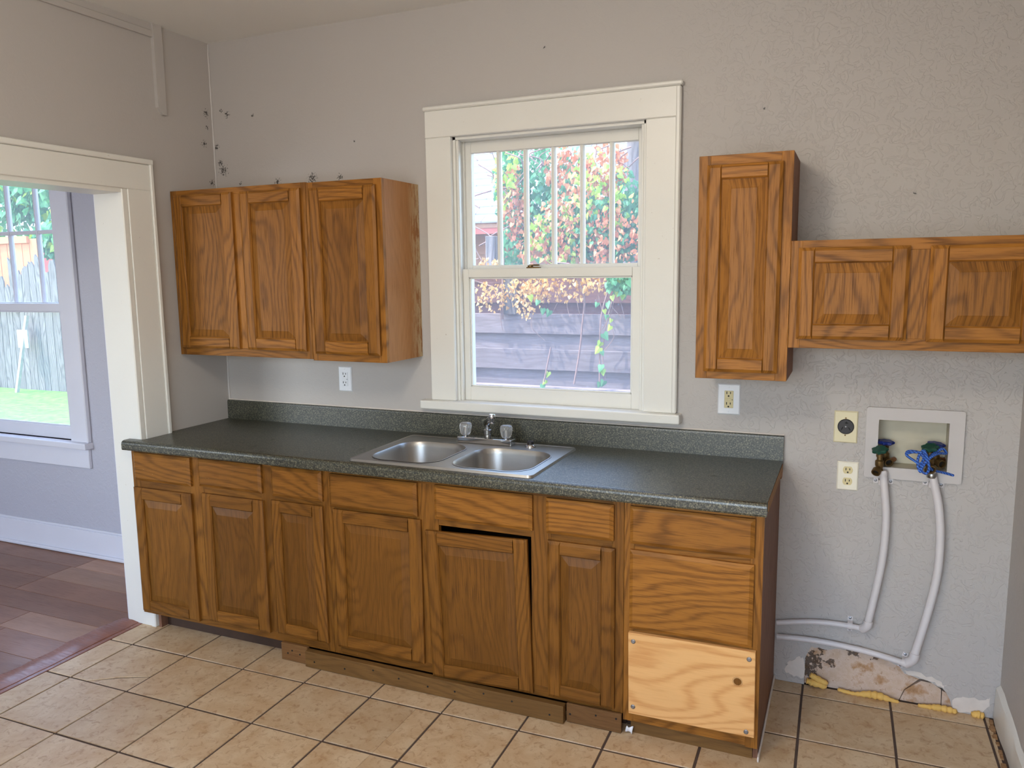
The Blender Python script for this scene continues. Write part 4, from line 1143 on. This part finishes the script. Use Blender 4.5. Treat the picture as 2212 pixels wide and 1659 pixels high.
leafobj('green_leaves', iv, G + [blob(1440, 480, 3.4, .35, .2, .45, 1.6), blob(1540, 500, 3.4, .35, .2, .4, 1.4), blob(1640, 520, 3.4, .35, .2, .35, 1.0)], 4300, .044, 1, 'leaf_green')
leafobj('lime_leaves', iv, [blob(1095, 385, 3.3, .12, .1, .3, 1), blob(1290, 420, 3.2, .3, .1, .4, 2), blob(1200, 520, 3.2, .3, .1, .3, 2)], 420, .042, 2, 'leaf_lime')
Dr = [blob(1115, 450, 3.32, .14, .08, .4, 1.2), blob(1230, 370, 3.35, .22, .12, .28, 1.5), blob(1310, 370, 3.3, .2, .12, .25, 1.2), blob(1250, 480, 3.2, .4, .12, .34, 1.6), blob(1330, 520, 3.15, .25, .1, .28, 1.0), blob(1180, 540, 3.2, .3, .1, .2, .8)]
leafobj('dried_leaves', iv, Dr + [blob(1450, 470, 3.25, .35, .12, .4, 1.2), blob(1570, 490, 3.25, .35, .12, .35, 1.0)], 2200, .036, 3, 'leaf_dry')
leafobj('straw_leaves', iv, [blob(1120, 630, 2.9, .3, .05, .14, 1.2), blob(1200, 620, 2.9, .35, .05, .13, 2.2), blob(1060, 640, 2.85, .16, .05, .14, 1), blob(1300, 610, 2.9, .25, .05, .1, 1), blob(1140, 650, 2.85, .12, .05, .16, .9), blob(1060, 570, 2.95, .1, .05, .06, .4)], 620, .026, 4, 'leaf_straw')
random.seed(17)
st_bm = newbm()
def twig(pxs, y, r):
    tube(st_bm, spline([P3(a, b, y + random.uniform(-.03, .03)) for a, b in pxs], 4), r, 6)
twig([(1085, 690), (1086, 640), (1087, 560)], 2.92, .012)
twig([(1240, 830), (1252, 760), (1258, 700), (1262, 640), (1240, 590)], 2.9, .009)
twig([(1175, 825), (1184, 780), (1190, 750)], 2.85, .007)
twig([(1295, 830), (1296, 760), (1298, 690), (1310, 640), (1330, 600)], 2.86, .007)
twig([(1307, 820), (1302, 760), (1312, 690), (1325, 640)], 2.87, .005)
for _ in range(60):
    a = random.uniform(1030, 1360); b = random.uniform(330, 650)
    twig([(a, b), (a + random.uniform(-25, 25), b - 20), (a + random.uniform(-50, 50), b - random.uniform(25, 60))], 2.98 if b > 590 else 3.3, random.uniform(.003, .007))
for _ in range(14):
    a = random.uniform(1060, 1350); b = random.uniform(650, 760)
    twig([(a, b - 60), (a + random.uniform(-12, 12), b - 30), (a + random.uniform(-25, 25), b)], 2.92, .003)
tag(ob('stems', st_bm, 'twig', iv, True), 'bare brown stems', kind='stuff')
# the bright hanging shoots: single leaves
random.seed(23)
shape = [(0, -.1), (.38, -.28), (.55, .05), (.32, .5), (0, 1.0), (-.32, .5), (-.55, .05), (-.38, -.28)]
def single_leaf(px, py, y, s, mat):
    p = P3(px, py, y); m = Euler((random.uniform(1.2, 1.9) + PI, random.uniform(-.6, .6), random.uniform(-.5, .5))).to_matrix()
    bm = newbm(); v = [bm.verts.new(p + m @ Vector((u * s, w * s, .12 * s * (abs(u) * 2 - .3)))) for u, w in shape]
    bm.faces.new(v[:5]); bm.faces.new((v[0], v[4], v[5], v[6], v[7])); ob('leaf', bm, mat, iv)
for (px, py) in [(1340, 605), (1325, 612), (1352, 615), (1360, 622), (1335, 628), (1345, 638), (1315, 620), (1322, 640), (1312, 655), (1305, 670), (1310, 682), (1320, 690), (1318, 705), (1305, 722), (1297, 740), (1294, 752), (1300, 760), (1298, 790), (1302, 800), (1296, 828), (1304, 824), (1290, 655), (1184, 805), (1178, 822), (1172, 832), (1364, 600), (1330, 600), (1162, 650), (1172, 668), (1186, 672), (1145, 640), (1160, 560)]:
    single_leaf(px, py, 2.84, random.uniform(.032, .062), 'leaf_green' if random.random() < .55 else 'leaf_lime')

# ------------------------------------------------------------------ outside the next-room window
PFY = 5.9
pf = thing('picket_fence', 'grey weathered vertical board fence behind the lawn, seen through the left window', 'fence', (-10, PFY, GZ))
random.seed(31)
x = -12.6; pk = 0
while x < -7.6:
    w_ = random.uniform(.13, .2); h = random.uniform(1.45, 1.75) if x < -10.35 else random.uniform(1.75, 2.05)
    bm = newbm(); npt = 5
    top = [(x + (w_ - .012) * k / (npt - 1), h + random.uniform(-.10, .07)) for k in range(npt)]
    plate(bm, [(x, GZ), (x + w_ - .012, GZ)] + top[::-1], [], PFY, PFY + .025, MXZ)
    ob('fence_board', bm, 'picket_grey', pf); x += w_
ob('rail', bx(-12.6, -7.6, PFY + .026, PFY + .07, .1, .2), 'picket_grey', pf)
ob('rail', bx(-12.6, -7.6, PFY + .026, PFY + .07, 1.2, 1.3), 'picket_grey', pf)
lean = thing('leaning_stake', 'pale wooden stake leaning on the grey fence with a white square patch', 'stake', (hit(36, 838, 1, PFY - .32).x, PFY - .25, GZ))
a = hit(36, 838, 1, PFY - .32); b = hit(58, 682, 1, PFY - .08); a.z = GZ
ob('stake', tube(newbm(), [a, b], .034, 4), 'stake_grey', lean)
c_ = hit(50, 732, 1, PFY - .16)
ob('patch', bx(c_.x - .13, c_.x + .13, PFY - .17, PFY - .15, c_.z - .15, c_.z + .15), 'stake_grey', lean)
of = thing('orange_fence', 'orange wooden board fence behind the grey one', 'fence', (-11.5, 6.6, GZ))
x = -14.0
while x < -10.6:
    ob('fence_board', bx(x, x + .19, 6.6, 6.63, GZ, 2.35, bev=.004), 'orange_board', of); x += .2
ob('rail', bx(-14, -10.6, 6.55, 6.6, 2.28, 2.40), 'orange_board', of)
bh = thing('brick_house', 'low red house far behind the grey fence', 'house', (-13, 11, GZ))
ob('wall', bx(-22, -10, 11, 14, GZ, 2.7), 'brick_red', bh)
ob('roof', plate(newbm(), [(10.4, 2.6), (12.5, 4.1), (14.6, 2.6)], [], -22.5, -9.6, MYZ), 'shingle', bh)
tr2 = thing('tree', 'leafy green tree hanging over the grey fence outside the left window', 'tree', (-10.6, 7.4, GZ))
ob('trunk', tube(newbm(), spline([(-9.0, 7.6, GZ), (-9.1, 7.6, 1.6), (-9.6, 7.5, 3.2), (-10.4, 7.4, 4.4)], 4), [.16 - .008 * k for k in range(13)], 10), 'bark', tr2, True)
SP = [((-11.2, 7.3, 3.5), (1.3, .5, 1.0), 3), ((-9.6, 7.2, 3.4), (1.2, .5, 1.1), 3), ((-10.2, 7.0, 2.35), (1.0, .35, .4), 1), ((-9.0, 7.0, 2.3), (.7, .4, .5), 1), ((-12.2, 7.2, 3.3), (.9, .5, 1.0), 1.4)]
leafobj('green_leaves', tr2, SP, 2300, .15, 41, 'leaf_green')
leafobj('lime_leaves', tr2, SP, 420, .14, 42, 'leaf_lime')
# lawn
gv = []; gf = []; rg = random.Random(9)
for _ in range(16000):
    yy = rg.uniform(1.4, PFY - .06); xx = -3.15 - 1.42 * (yy + 3.15) + 3.2 + rg.uniform(-1.5, 1.5) * (.4 + yy / 6)
    h = rg.uniform(.03, .09); a = rg.uniform(0, 6.28); w_ = .007; lx, ly = rg.uniform(-.04, .04), rg.uniform(-.04, .04); k = len(gv)
    gv += [(xx - w_ * math.cos(a), yy - w_ * math.sin(a), GZ), (xx + w_ * math.cos(a), yy + w_ * math.sin(a), GZ), (xx + lx, yy + ly, GZ + h)]; gf.append((k, k + 1, k + 2))
me = bpy.data.meshes.new('lawn'); me.from_pydata(gv, [], gf); me.materials.append(M['grass_green'])
lw = bpy.data.objects.new('lawn_grass', me); COL.objects.link(lw); tag(lw, 'bright green grass in front of the grey fence', 'grass', kind='stuff')
struct('ground.001', bx(-16, -3.3, .5, PFY + .3, GZ, GZ + .004), 'grass_green', 'green turf under the lawn blades', 'lawn')
